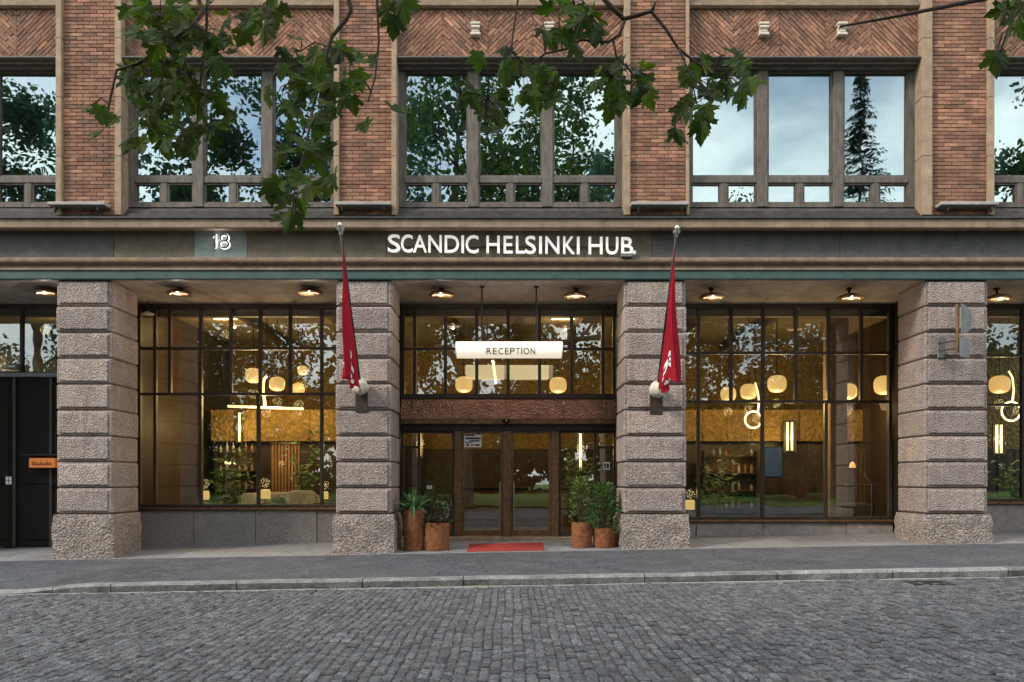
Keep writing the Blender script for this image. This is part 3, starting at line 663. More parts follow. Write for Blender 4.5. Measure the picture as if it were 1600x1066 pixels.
# entrance: copper fascia, posts, side lights, doors
zf0, zf1 = gz(656), gz(625)
MB().cbox(-2.45, 2.30, GY-.26, GY+.1, zf1, gz(619), .01).build('entrance_ledge', M['darkframe'], hotel)
ex = [-2.45, gxp(708), gxp(790), gxp(880), 2.30]
for i in range(4): MB().cbox(ex[i]+.003, ex[i+1]-.003, GY-.22+rnd.uniform(-.004,.004), GY+.08, zf0, zf1-.002, .006).build('copper_panel', M['copper'], hotel)
MB().cbox(-2.45, 2.30, GY-.25, GY+.09, gz(664), zf0-.002, .012).build('entrance_trim', M['bronze'], hotel)
MB().box(-2.45, 2.30, GY-.12, GY+.07, gz(673), gz(664)-.002).build('door_head', M['darkframe'], hotel)
zd0, zd1 = gz(838), gz(673)-.002
for (a, b_) in ((710, 722), (786, 799), (861, 873)): MB().cbox(gxp(a), gxp(b_), GY-.09, GY+.09, zd0, zd1, .012).build('door_post', M['bronze'], hotel)
for (a, b_) in ((722, 786), (799, 861)):
    xa, xb = gxp(a)+.003, gxp(b_)-.003; b = MB(); s_ = .045
    b.box(xa, xa+s_, GY-.03, GY+.03, zd0+.01, zd1).box(xb-s_, xb, GY-.03, GY+.03, zd0+.01, zd1).box(xa+s_, xb-s_, GY-.027, GY+.027, zd0+.01, zd0+.13).box(xa+s_, xb-s_, GY-.027, GY+.027, zd1-.07, zd1)
    d = b.build('entrance_door', M['bronze'], hotel)
    pane(d, xa+s_-.01, xb-s_+.01, GY, zd0+.11, zd1-.05, M['glass_lo'])
    hx = gxp(781) if a == 722 else gxp(803)
    hb = MB().tube([(hx, GY-.10, gz(829)), (hx, GY-.10, gz(753))], .019, 10)
    for zz in (gz(824), gz(758)): hb.tube([(hx, GY-.10, zz), (hx, GY-.02, zz)], .012, 8)
    hb.build('handle', M['steel'], d, smooth=40)
for (a, b_, m) in ((-2.45, gxp(710), gxp(655)), (gxp(873), 2.30, gxp(930))):
    b = MB().box(a, a+.05, GY-.05, GY+.05, zd0, zd1).box(b_-.05, b_, GY-.05, GY+.05, zd0, zd1).box(a+.05, b_-.05, GY-.047, GY+.047, zd0, zd0+.12).box(a+.05, b_-.05, GY-.047, GY+.047, zd1-.06, zd1)
    s_ = b.build('side_light', M['darkframe'], hotel)
    MB().cbox(m-.03, m+.03, GY-.042, GY+.042, zd0+.12, zd1-.06, .006).build('mullion', M['darkframe'], s_)
    u, v = (a+.05, m-.03) if m < 0 else (m+.03, b_-.05); MB().cbox(u, v, GY-.039, GY+.039, gz(701), gz(697), .006).build('transom', M['darkframe'], s_)
    pane(s_, a+.03, m-.01, GY, zd0+.1, zd1-.04, M['glass_lo']); pane(s_, m+.01, b_-.03, GY, zd0+.1, zd1-.04, M['glass_lo'])
MB().cbox(-2.45, 2.30, GY-.3, GY+.15, -.1, zd0-.002, .015).build('threshold', M['tan'], hotel)
# black double gate at the far left, under its transom window
za, zb = side(-9, GY)-.02, gz(590)
MB().cbox(-13.2, -8.92, GY-.1, GY+.06, zb, gz(583), .01).build('gate_rail', M['grey_metal'], hotel)
for (a, b_) in ((-13.2, gxp(-40)), (gxp(-40), gxp(25)), (gxp(25), -8.92)):
    b = MB().box(a+.004, b_-.004, GY-.03, GY+.04, za, zb-.003)
    for (q0, q1) in ((za+.15, za+1.25), (za+1.4, zb-.15)): b.cbox(a+.14, b_-.12, GY-.05, GY, q0, q1, .012)
    b.build('gate_panel', M['blackdoor'], hotel)
for x in (gxp(25), gxp(82)): MB().cbox(x-.035, x+.035, GY-.075, GY-.03, za, zb-.003, .008).build('gate_stile', M['darkframe'], hotel)
# ------------------------------------------------------------------ interior shell
b = MB().box(-16, 16, 9.2, 9.4, -.2, 6.2); tag(b.build('interior_wall', M['gold']), kind='structure')
b = MB().box(-16, 16, 9.05, 9.19, -.2, 2.45)
for k in range(60): b.box(-15.9+k*.53, -15.9+k*.53+.04, 9.02, 9.05, .1, 2.4)
tag(b.build('interior_panelling', M['darkwood']), kind='structure')
tag(MB().box(-16, 16, GY+.26, 9.19, 5.65, 5.8).build('interior_ceiling', M['inceil']), kind='structure')
tag(MB().box(-16, 16, GY+.12, 9.19, .0, .2).build('interior_floor', M['infloor']), kind='structure')
b = MB()
for x in (-8.7, 9.75): b.box(x-.12, x+.12, GY+.3, 9.0, .2, 5.64)
tag(b.build('interior_partition', M['darkwood']), kind='structure')
for (x, y) in ((ax(1305, 4.2), 4.2), (ax(560, 5.2), 5.2), (ax(1030, 5.2), 5.2)):
    tag(MB().cbox(x-.22, x+.22, y-.22, y+.22, .2, 5.64, .02).build('interior_column', M['tan']), kind='structure')
# mezzanine bulkheads: lit gold fascia, dark sheet below stands in for the dim room
for (xa, xb) in ((ax(330, 6.5), ax(560, 6.5)), (ax(1060, 6.5), ax(1400, 6.5))):
    gbk = tag(MB().box(xa, xb, 6.56, 6.8, az(690, 6.5), az(640, 6.5)).build('gold_bulkhead', M['darkwood']), kind='structure')
    npn = int((xb-xa)/.62)
    for k in range(npn):
        u0, u1 = xa+(xb-xa)*k/npn, xa+(xb-xa)*(k+1)/npn; tl = rnd.uniform(-.03, .03); zz0, zz1 = az(690, 6.5)+.01, az(640, 6.5)-.01
        MB().add([(u0+.006, 6.5+tl, zz0), (u1-.006, 6.5-tl, zz0), (u1-.006, 6.5-tl*.5, zz1), (u0+.006, 6.5+tl*1.4, zz1), (u0+.006, 6.57, zz0), (u1-.006, 6.57, zz0), (u1-.006, 6.57, zz1), (u0+.006, 6.57, zz1)], [(0,1,2,3),(0,4,5,1),(1,5,6,2),(2,6,7,3),(3,7,4,0)]).build('gold_panel', M['gold'], gbk)
    tag(MB().box(xa, xb, 6.75, 6.95, .2, az(690, 6.5)-.005).build('dim_room_sheet', M['darkwood']), kind='structure')

def lamp_light(parent, loc, watts, col=(1.0,0.66,0.30), rad=.12):
    l = bpy.data.lights.new('bulb', 'POINT'); l.energy = watts*1.4; l.color = col; l.shadow_soft_size = rad
    o = bpy.data.objects.new('bulb', l); C.objects.link(o); o.parent = parent; p = wloc(parent)
    o.location = (loc[0]-p.x, loc[1]-p.y, loc[2]-p.z); return o
CEI = 5.65
def globe(px, py, Y, dpx, label, sq=0.0, watts=28, mat='globe', grp='pendant globe lamps in the lobby'):
    c = at(px, py, Y); r = dpx/2/80*(Y-CAMY)/16
    t = thing('pendant_lamp', (c.x, Y, c.z-r*.92), label, 'lamp', grp)
    prof = []
    for k in range(13):
        a = -PI/2+PI*k/12; e = 0.72
        cx, sx = math.cos(a), math.sin(a)
        prof.append((max(.012, r*abs(cx)**e), r*.92*math.copysign(abs(sx)**e, sx)))
    MB().lathe(prof, tuple(c), 24).build('globe', M[mat], t, smooth=True)
    MB().tube([(c.x, Y, c.z+r*.9), (c.x, Y, CEI)], .012, 6).build('cord', M['black'], t)
    MB().lathe([(.07, 0), (.07, .03), (.03, .05)], (c.x, Y, c.z+r*.9), 12).build('cap', M['bronze'], t)
    if watts: lamp_light(t, (c.x, Y, c.z-r-.25), watts)
    return t
globe(396, 587, 4.6, 25, 'glowing round pendant lamp left of the hooked light tube, behind left shopfront')
globe(433, 600, 4.2, 24, 'glowing round pendant lamp right of the hooked light tube, behind left shopfront')
globe(473, 579, 5.0, 16, 'small squarish glowing pendant, highest one behind the left shopfront', watts=15)
globe(466, 608, 5.6, 20, 'half hidden glowing shade low beside the small squarish pendant, left shopfront', watts=15)
globe(1214, 600, 4.2, 29, 'round glowing pendant lamp hanging alone in the middle of the right shopfront')
globe(1325, 612, 4.2, 27, 'round glowing pendant lamp in front of the stone column edge, right shopfront')
globe(1382, 602, 4.4, 32, 'large glowing pendant lamp at the edge beside the right pillar, right shopfront')
globe(1170, 612, 4.6, 26, 'glowing pendant lamp partly behind the ring light stem, right shopfront', watts=20)
globe(1138, 616, 5.0, 24, 'low half hidden glowing lamp near the right flag pillar, right shopfront', watts=15)
globe(1562, 601, 4.2, 30, 'glowing pendant lamp in the window strip beyond the sign pillar', watts=22)
globe(725, 601, 5.2, 27, 'yellow rounded lamp above the copper fascia on the flagpole side, below lantern', watts=22, mat='globe2')
globe(872, 602, 5.2, 27, 'yellow rounded lamp above the copper fascia near the right pillar', watts=22, mat='globe2')
# hooked tube light with long horizontal tube, left
def polyl(pts, Y): return [tuple(at(x, y, Y)) for x, y in pts]
t = thing('tube_light', at(413, 637, 4.0), 'bent vertical light tube crossing a long horizontal light tube, left shopfront', 'lamp')
MB().tube(polyl([(417,588),(413,592),(411,600),(411,612),(413,625),(414,636)], 4.0), .035, 8).build('hook_tube', M['neon'], t, smooth=True)
MB().tube(polyl([(356,635),(474,639)], 4.05), .03, 8).build('long_tube', M['neon'], t, smooth=True)
MB().tube([at(417,588,4.0), (at(417,588,4.0).x, 4.0, CEI)], .01, 6).build('cord', M['black'], t)
lamp_light(t, at(415, 645, 3.7), 25)
def vbars(px, Y, y0, y1, n, label):
    t = thing('wall_light', at(px, y1, Y), label, 'lamp', 'upright bar lights on the lobby walls')
    for k in range(n):
        x = px+(k-(n-1)/2)*7; MB().tube(polyl([(x, y1), (x, y0)], Y), .03, 8).build('light_bar', M['neon'], t, smooth=True)
    p, q = at(px-n*5, y1+3, Y+.08), at(px+n*5, y0-3, Y+.08)
    MB().box(p.x, q.x, Y+.05, Y+.11, p.z, q.z).build('backplate', M['darkwood'], t)
    lamp_light(t, at(px, (y0+y1)/2, Y-.4), 14)
vbars(374, 6.3, 645, 690, 1, 'single upright bar light on the gold wall behind the left shopfront')
vbars(1234, 6.2, 660, 704, 2, 'pair of upright light bars beneath the lone globe, right shopfront')
vbars(1561, 5.2, 664, 708, 2, 'pair of upright light bars in the window strip beyond the sign pillar')
vbars(616+40, 6.0, 675, 712, 1, 'upright bar light seen through the left side light of the entrance')
vbars(907, 6.0, 668, 735, 1, 'upright bar light seen through the right side light of the entrance')
t = thing('thin_light', at(772, 600, 4.8), 'thin slanted light stick below the reception sign', 'lamp')
MB().tube(polyl([(770,563),(775,600)], 4.8), .03, 8).build('stick', M['neon'], t)
MB().tube([at(770,563,4.8), (at(770,563,4.8).x, 4.8, CEI)], .008, 6).build('cord', M['black'], t)
def ring(px, py, Y, rpx, hook, label):
    c = at(px, py, Y); r = rpx/80*(Y-CAMY)/16; t = thing('ring_light', (c.x, Y, c.z-r), label, 'lamp', 'ring shaped hanging lights')
    MB().tube([(c.x+r*math.cos(a*2*PI/32), Y, c.z+r*math.sin(a*2*PI/32)) for a in range(33)], .022, 8, False).build('ring', M['neon'], t, smooth=True)
    MB().tube(polyl(hook, Y), .022, 8).build('stem', M['neon'], t, smooth=True)
    top = at(*hook[0], Y); MB().tube([top, (top.x, Y, CEI)], .01, 6).build('cord', M['black'], t)
    lamp_light(t, (c.x, Y-.3, c.z), 14)
ring(1177, 656, 3.6, 13, [(1180,598),(1184,612),(1186,628),(1184,645)], 'ring shaped tube light hanging on a stem, near the right flag pillar')
ring(1580, 643, 3.6, 15, [(1576,580),(1582,590),(1584,610),(1582,628)], 'ring shaped tube light with curved stem beyond the sign pillar')
for (a, b_, w) in ((727, 788, 'flagpole side'), (795, 857, 'right pillar side')):
    p, q = at(a, 593, 5.8), at(b_, 572, 5.8)
    t = thing('paper_lantern', (p.x, 5.8, p.z), 'pale rectangular box lantern under the reception sign, '+w, 'lantern', 'box lanterns above the reception')
    MB().cbox(p.x, q.x, 5.6, 6.0, p.z, q.z, .02).build('shade', M['lantern'], t)
    for x in (p.x+.1, q.x-.1): MB().tube([(x, 5.8, q.z), (x, 5.8, CEI)], .008, 6).build('cord', M['black'], t)
# small flush ceiling lights
for (px, py, Y, l) in ((70, 497, 4.5, 'bright strip ceiling light behind the transom window over the black gate'), (352, 505, 5, 'small ceiling light strip behind the left shopfront'), (880, 492, 5, 'small ceiling light strip above the reception glazing')):
    c = at(px, py, Y); t = thing('ceiling_strip', (c.x, Y, CEI-.04), l, 'lamp'); MB().cbox(c.x-.3, c.x+.3, Y-.05, Y+.05, CEI-.04, CEI-.002, .01).build('tube', M['neon'], t); MB().box(c.x-.34, c.x+.34, Y-.07, Y+.07, CEI-.012, CEI).build('tray', M['black'], t)
    lamp_light(t, (c.x, Y, CEI-.4), 18)
# table lamps on the window ledge, side tables
def table_lamp(px, py, Y, wpx, label, zf=None):
    c = at(px, py, Y); r = wpx/2/80*(Y-CAMY)/16; zb = c.z-r*1.9
    t = thing('table_lamp', (c.x, Y, .2), label, 'lamp', 'small table lamps by the window')
    MB().lathe([(r*.9, -r), (r, -r*.6), (r, r*.6), (r*.85, r)], tuple(c), 18).build('shade', M['tablelamp'], t, smooth=50)
    MB().lathe([(.11, -.0), (.11, .02), (.02, .04), (.02, c.z-r-zb+.02)], (c.x, Y, zb), 14).build('stand', M['bronze'], t)
    MB().lathe([(.26, zb-.04), (.26, zb)], (c.x, Y, 0), 20).build('side_table_top', M['walnut'], t)
    MB().lathe([(.03, .22), (.03, zb-.04)], (c.x, Y, 0), 10).build('pedestal', M['black'], t)
    MB().lathe([(.17, .2), (.17, .22)], (c.x, Y, 0), 18).build('foot', M['black'], t)
    lamp_light(t, (c.x, Y-.05, c.z+r+.15), 4)
table_lamp(320, 774, 2.9, 14, 'glowing table lamp behind the first tall pane of the left shopfront')
table_lamp(415, 772, 2.9, 15, 'glowing table lamp beside the grey sofa behind the left shopfront')
table_lamp(507, 774, 2.9, 12, 'glowing table lamp half behind the flag pillar, left shopfront')
table_lamp(1078, 789, 2.9, 15, 'pale table lamp low beside the right flag pillar, right shopfront')
# sofa with cushions
def cushion(b, x0, x1, y0, y1, z0, z1, nz=.02):
    n = 6; vs = []; cx, cy, cz = (x0+x1)/2, (y0+y1)/2, (z0+z1)/2
    for j in range(9):
        th = -PI/2+PI*j/8
        for i in range(16):
            ph = 2*PI*i/16; e = .45; f = lambda c: math.copysign(abs(c)**e, c)
            vs.append((cx+(x1-x0)/2*f(math.cos(th))*f(math.cos(ph)), cy+(y1-y0)/2*f(math.cos(th))*f(math.sin(ph)), cz+(z1-z0)/2*f(math.sin(th))))
    b.add(vs, [(j*16+i, j*16+(i+1)%16, (j+1)*16+(i+1)%16, (j+1)*16+i) for j in range(8) for i in range(16)])
sx0, sx1 = ax(372, 3.6), ax(500, 3.6)
so = thing('sofa', ((sx0+sx1)/2, 3.6, .2), 'grey upholstered sofa standing behind the left shopfront', 'sofa')
b = MB(); cushion(b, sx0, sx1, 3.0, 3.9, .35, .75); b.build('seat', M['fabric'], so, smooth=True)
b = MB(); cushion(b, sx0, sx1, 3.75, 4.05, .45, az(772, 3.8)+.05); b.build('backrest', M['fabric'], so, smooth=True)
for x in (sx0, sx1-.22):
    b = MB(); cushion(b, x, x+.22, 3.0, 4.0, .35, .85); b.build('armrest', M['fabric'], so, smooth=True)
for x in (sx0+.1, sx1-.1):
    for y in (3.1, 3.9): MB().lathe([(.02, .2), (.03, .42)], (x, y, 0), 8).build('leg', M['black'], so)
for (a, b_, top, m, l) in ((424, 442, 776, 'fabricdark', 'dark blue grey cushion on the sofa behind the left shopfront'), (447, 493, 766, 'fabric', 'large pale patterned cushion on the sofa behind the left shopfront'), (376, 402, 770, 'fabric', 'low pale cushion at the sofa end nearest the gate pillar')):
    x0, x1 = ax(a, 3.4), ax(b_, 3.4); b = MB(); cushion(b, x0, x1, 3.35, 3.6, .72, az(top, 3.4)); o = b.build('cushion', M[m], None, origin=((x0+x1)/2, 3.5, .72), smooth=True); tag(o, l, 'cushion', 'cushions on the sofa')
# reception counter, armchair by the right shopfront
ct = thing('reception_counter', (0.3, 7.2, .2), 'dark wood reception counter deep behind the entrance doors', 'counter')
MB().cbox(-1.6, 2.2, 7.0, 7.7, .2, 1.25, .02).build('front', M['walnut'], ct); MB().cbox(-1.7, 2.3, 6.92, 7.8, 1.255, 1.32, .012).build('top', M['darkwood'], ct)
ac = thing('armchair', (ax(1345, 3.6), 3.6, .2), 'low dark armchair behind the right shopfront near the sign pillar', 'armchair')
cxx = ax(1345, 3.6); b = MB(); cushion(b, cxx-.45, cxx+.45, 3.2, 3.95, .35, .62); b.build('seat', M['fabricdark'], ac, smooth=True)
b = MB(); cushion(b, cxx-.45, cxx+.45, 3.8, 4.1, .4, .95); b.build('backrest', M['fabricdark'], ac, smooth=True)
for s_ in (-1, 1):
    for y in (3.3, 3.9): MB().lathe([(.02, .2), (.025, .4)], (cxx+s_*.36, y, 0), 8).build('leg', M['black'], ac)
t = thing('arm_lamp', at(1362, 800, 3.3), 'copper headed arm lamp on a tripod behind the right shopfront', 'lamp'); t.location.z = .2
hd, el, jt = at(1332, 727, 3.3), at(1337, 722, 3.3), at(1362, 757, 3.3)
MB().tube([el, jt], .012, 6).build('arm', M['steel'], t); MB().tube([jt, (jt.x, 3.3, .2)], .015, 8).build('pole', M['steel'], t)
MB().tube([at(1318, 758, 3.3), at(1385, 757, 3.3)], .008, 6).build('cross_arm', M['steel'], t)
MB().lathe([(.02, .08), (.06, .02), (.075, -.06)], tuple(hd), 14).build('head', M['ember'], t, smooth=True)
for k in range(3):
    a = k*2*PI/3; MB().tube([(jt.x, 3.3, .45), (jt.x+.25*math.cos(a), 3.3+.25*math.sin(a), .2)], .012, 6).build('foot', M['steel'], t)

def screen(px0, px1, py, Y, label, n):
    x0, x1 = ax(px0, Y), ax(px1, Y); zt_ = az(py, Y); t = thing('slatted_screen', ((x0+x1)/2, Y, .2), label, 'screen')
    for k in range(n):
        x = x0+(x1-x0)*(k+.5)/n; MB().cbox(x-.03, x+.03, Y-.04, Y+.04, .2, zt_, .008).build('slat', M['slat' if px0 < 800 else 'walnut'], t)
    MB().box(x0, x1, Y-.05, Y+.05, zt_, zt_+.06).build('top_rail', M['walnut'], t)
    if px0 < 800: lamp_light(t, ((x0+x1)/2, Y-.5, 1.9), 3, (1.0,.55,.22), .08)  # warm light added before the slats, no fitting there
screen(424, 470, 695, 5.2, 'warm lit wooden slat screen behind the sofa, left shopfront', 9)
screen(1335, 1385, 705, 6.2, 'dim wooden slat screen behind the arm lamp, right shopfront', 8)
def house_plant(px, py, Y, h_, label, seed):
    rr_ = random.Random(seed); X = ax(px, Y); t = thing('house_plant', (X, Y, .2), label, 'plant', 'leafy plants inside the lobby')
    MB().lathe([(.16, 0), (.2, .35), (.18, .35), (.17, .3)], (X, Y, .2), 18).build('pot', M['black'], t); b = MB(); sb = MB()
    for k in range(7):
        a = k*.9; e = Vector((X+.35*math.cos(a), Y+.3*math.sin(a), .5+h_*rr_.uniform(.6,1))); sb.tube([(X, Y, .5), Vector((X, Y, .5)).lerp(e, .5)+Vector((0,0,.15)), e], [.015,.01,.005], 5)
        for q in range(22):
            p_ = Vector((X, Y, .5)).lerp(e, rr_.uniform(.35,1.05))+Vector((rr_.uniform(-.16,.16), rr_.uniform(-.16,.16), rr_.uniform(-.1,.15))); d = Vector((rr_.uniform(-1,1), rr_.uniform(-1,1), rr_.uniform(-.5,.6))).normalized(); sd = d.orthogonal().normalized(); b.add([p_, p_+d*.1-sd*.035, p_+d*.2, p_+d*.1+sd*.035], [(0,1,2,3)])
    sb.build('stems', M['twig'], t); tag(b.build('leaves', M['shrub'], t, fix=False), kind='stuff')
house_plant(362, 0, 3.6, 1.7, 'leafy house plant behind the first tall pane of the left shopfront', 1)
house_plant(478, 0, 4.4, 2.1, 'tall leafy house plant behind the sofa next to the slat screen', 2)
house_plant(1120, 0, 4.6, 1.6, 'leafy house plant behind the right shopfront near the flag pillar', 3)
house_plant(1585, 0, 3.8, 1.6, 'leafy house plant in the window strip beyond the sign pillar', 4)
house_plant(905, 0, 4.6, 1.8, 'tall house plant behind the side light right of the doors', 5)
# tall shelf of glassware with an added warm point light hung in front
def shelf_unit(px0, px1, py, Y, label):
    x0, x1 = ax(px0, Y), ax(px1, Y); zt_ = az(py, Y); t = thing('shelf_unit', ((x0+x1)/2, Y, .2), label, 'shelf')
    MB().box(x0, x1, Y+.28, Y+.32, .2, zt_).build('back', M['walnut'], t)
    for x in (x0, x1-.04): MB().box(x, x+.04, Y, Y+.28, .2, zt_).build('side', M['darkwood'], t)
    for k in range(5):
        z = .25+(zt_-.3)*k/4.2; MB().box(x0+.04, x1-.04, Y, Y+.279, z, z+.03).build('shelf', M['darkwood'], t)
        for q in range(int((x1-x0)/.17)):
            if rnd.random() < .7:
                hh_ = rnd.uniform(.12, .3); MB().lathe([(.035, 0), (.04, hh_*.6), (.014, hh_*.75), (.014, hh_)], (x0+.12+q*.17, Y+.14, z+.03), 8).build('vessel', M[rnd.choice(['slat','fabric','bronze','tealstone'])], t)
    lamp_light(t, ((x0+x1)/2, Y-.25, zt_-.3), 2.5, (1.0,.62,.28), .05)
shelf_unit(335, 402, 700, 6.0, 'tall shelf unit with vessels under the gold wall, left shopfront')
shelf_unit(1100, 1185, 705, 5.9, 'wide shelf unit with vessels under the gold wall, right shopfront')
t = thing('wall_screen', at(1209, 745, 5.6), 'dim blue lit wall screen beside the pair of light bars', 'screen')
p, q = at(1196, 745, 5.6), at(1222, 700, 5.6); MB().cbox(p.x, q.x, 5.6, 5.66, p.z, q.z, .01).build('panel', M['bluescreen'], t); MB().box(p.x-.03, q.x+.03, 5.665, 5.72, p.z-.03, q.z+.03).build('frame', M['black'], t)
c = at(360, 724, 4.6); t = thing('flower_lamp', tuple(c), 'small flower shaped cluster lamp low behind the left shopfront', 'lamp')
for k in range(6):
    a = k*PI/3; MB().lathe([(.01,-.03),(.035,0),(.01,.03)], (c.x+.12*math.cos(a), c.y+.12*math.sin(a), c.z+.02*(k % 2)), 10).build('petal_bulb', M['neon'], t, smooth=True)
MB().tube([c, (c.x, c.y, CEI)], .006, 5).build('cord', M['black'], t)
# ceiling beams
for x in (-6.6, -4.4, -1.5, 0.2, 1.8, 4.6, 6.4): tag(MB().box(x-.08, x+.08, GY+.3, 9.0, CEI-.22, CEI-.001).build('ceiling_beam', M['darkwood']), kind='structure')

# ------------------------------------------------------------------ lettering
fc = {}
def glyph(ch, offset, extrude):
    k = (ch, offset, extrude)
    if k not in fc:
        cu = bpy.data.curves.new('letter', 'FONT'); cu.body = ch; cu.size = 1.0; cu.offset = offset; cu.extrude = extrude; cu.resolution_u = 4
        o = bpy.data.objects.new('letter', cu); C.objects.link(o)
        dg = bpy.context.evaluated_depsgraph_get(); me = bpy.data.meshes.new_from_object(o.evaluated_get(dg)); bpy.data.objects.remove(o)
        xs_ = [v.co.x for v in me.vertices]; ys_ = [v.co.y for v in me.vertices]
        fc[k] = (me, min(xs_), max(xs_), min(ys_), max(ys_))
    return fc[k]
def letter(ch, x0, x1, z0, z1, y, mat, parent, offset=0.0, depth=.03, name='letter'):
    me, a, b_, c, d = glyph(ch, offset, 0.5); me = me.copy(); p = wloc(parent)
    sx, sz = (x1-x0)/(b_-a), (z1-z0)/(d-c)
    for v in me.vertices: v.co = Vector(((v.co.x-a)*sx, -v.co.z*depth, (v.co.y-c)*sz))
    me.materials.clear(); me.materials.append(mat)
    o = inst(name, me, parent, (x0-p.x, y-p.y, z0-p.z)); return o
sg = thing('hotel_name_sign', (0, 0, az(397)), 'raised white capital letters naming the hotel on the brown stone frieze', 'sign')
spec = [('S',265,319),('C',322,372),('A',362,430),('N',440,497),('D',510,572),('I',582,593),('C',600,656),('H',690,747),('E',764,803),('L',817,857),('S',857,903),('I',917,929),('N',944,1004),('K',1021,1070),('I',1080,1091),('H',1130,1190),('U',1205,1258),('B',1271,1322)]
spec[2] = ('A', 374, 433)
for i, (ch, a, b_) in enumerate(spec):
    ly = -0.075; dy = (a-265)/1057*4
    zt_, zb_ = az(367.3+dy, ly), az(394.2+dy, ly)
    e = .006 if ch in 'SC' else 0
    letter(ch, ax(510+a/2.759, ly), ax(510+b_/2.759, ly), zb_-e, zt_+e, ly, M['letterface'], sg, .004, .05)
for y in (385,): MB().box(ax(607), ax(990), -.045, -.02, az(388), az(386)).build('rail', M['black'], sg)
# house number, lit from behind
hn = thing('house_number', (ax(345), 0, az(390)), 'dark numerals 18 with white backlight on the teal stone panel', 'sign')
zb_, zt_ = az(388.5), az(367.5); hh = zt_-zb_; cx8 = ax(351.5)
strokes = [[(ax(333.2), zb_+hh*.80), (ax(337.6), zt_), (ax(337.6), zb_)], [(cx8+.072*math.cos(a*PI/10), zt_-hh*.25+hh*.25*math.sin(a*PI/10)) for a in range(21)], [(cx8+.088*math.cos(a*PI/10), zb_+hh*.26+hh*.26*math.sin(a*PI/10)) for a in range(21)]]
for pts in strokes:
    MB().tube([(x_, -.012, z_) for x_, z_ in pts], .024, 8).build('backlight', M['halo'], hn, smooth=True)
    MB().tube([(x_, -.052, z_) for x_, z_ in pts], .015, 8).build('numeral_stroke', M['ink'], hn, smooth=True)
lamp_light(hn, (cx8-.07, -.12, (zb_+zt_)/2), 0.7, (1,1,.95), .08)
sp = thing('spotlight', at(982, 403, -.1), 'small grey spotlight on the moulding under the last letter of the name sign', 'spotlight')
c = at(982, 399, -.16); MB().cbox(c.x-.15, c.x+.08, -.21, -.10, c.z-.045, c.z+.03, .012).build('body', M['grey_metal'], sp); MB().cbox(c.x+.085, c.x+.14, -.23, -.12, c.z-.0, c.z+.07, .01).build('head', M['white'], sp); MB().box(c.x-.05, c.x+.05, -.17, -.12, c.z-.075, c.z-.045).build('mount', M['black'], sp)

# reception sign: lit tube on two rods
RY = 0.5; c0, c1 = at(714, 547, RY), at(877, 547, RY); rr = 13/80*(RY-CAMY)/16
rs = thing('reception_sign', ((c0.x+c1.x)/2, RY, c0.z-rr), 'glowing white tube sign lettered RECEPTION hanging over the entrance', 'sign')
b = MB(); n = 28
b.tube([(c0.x, RY, c0.z), (c0.x+.7, RY, c0.z), (c1.x-.7, RY, c0.z), (c1.x, RY, c0.z)], rr, n); b.build('tube', M['signlit'], rs, smooth=50)
for x, s_ in ((c0.x, -1), (c1.x, 1)): MB().tube([(x+s_*.001, RY, c0.z), (x+s_*.022, RY, c0.z)], rr*1.01, n).build('end_cap', M['white'], rs)
for px in (753, 838):
    x = ax(px, RY); MB().tube([(x, RY, c0.z+rr-.01), (x, RY, SOF-.001)], .016, 8).build('rod', M['black'], rs); MB().lathe([(.05, -.03), (.05, 0)], (x, RY, SOF), 14).build('rose', M['black'], rs)
lx = [(760,768),(770,776.5),(778.5,786.5),(789,795),(797,804.5),(806,812.5),(814.5,816),(818,827),(829,836)]
for ch, (a, b_) in zip('RECEPTION', lx):
    yy = RY-rr-.004; letter(ch, ax(a, yy), ax(b_, yy), az(554, yy), az(543.5, yy), yy, M['ink'], rs, .0, .03)

# ------------------------------------------------------------------ heaters under the soffit
hl = ['outermost in the bay of the black gate', 'near the gate pillar in the left shopfront bay', 'near the flag pillar in the left shopfront bay', 'over the entrance on the left of the reception sign', 'over the entrance on the right of the reception sign', 'near the flag pillar in the right shopfront bay', 'near the sign pillar in the right shopfront bay', 'in the bay beyond the sign pillar']
for (px, py), l in zip(((74,457),(281,458),(485,457),(690,460),(900,462),(1112,464),(1328,465),(1559,466)), hl):
    Y = .62; c = at(px, py, Y); w = 0.255
    t = thing('patio_heater', (c.x, Y, c.z-.06), 'bronze disc heater under the soffit, '+l, 'heater', 'disc heaters under the arcade soffit')
    b = MB().lathe([(.03, .075), (.10, .07), (w*.8, .035), (w, .0), (w, -.025), (w*.95, -.03)], tuple(c), 22); b.build('housing', M['bronze'], t, smooth=40)
    for s_ in (-1, 1):
        pts = [(c.x+s_*w*.72*math.cos(a), c.y-w*.72*math.sin(a), c.z-.04) for a in [R(20+14*k) for k in range(6)]]
        MB().tube(pts, .014, 6).build('element', M['heat'], t, smooth=True)
    lamp_light(t, (c.x, c.y-.1, c.z-.09), 3.5, (1.0,.84,.70), .02)
    MB().lathe([(w*.9, -.034), (w*.3, -.05)], tuple(c), 18).build('reflector', M['bronze'], t)
    MB().tube([(c.x, c.y+.02, c.z+.07), (c.x, c.y+.05, SOF-.001)], .022, 8).build('stem', M['black'], t); MB().lathe([(.055, -.05), (.055, 0)], (c.x, c.y+.05, SOF-.001), 12).build('mount', M['black'], t)

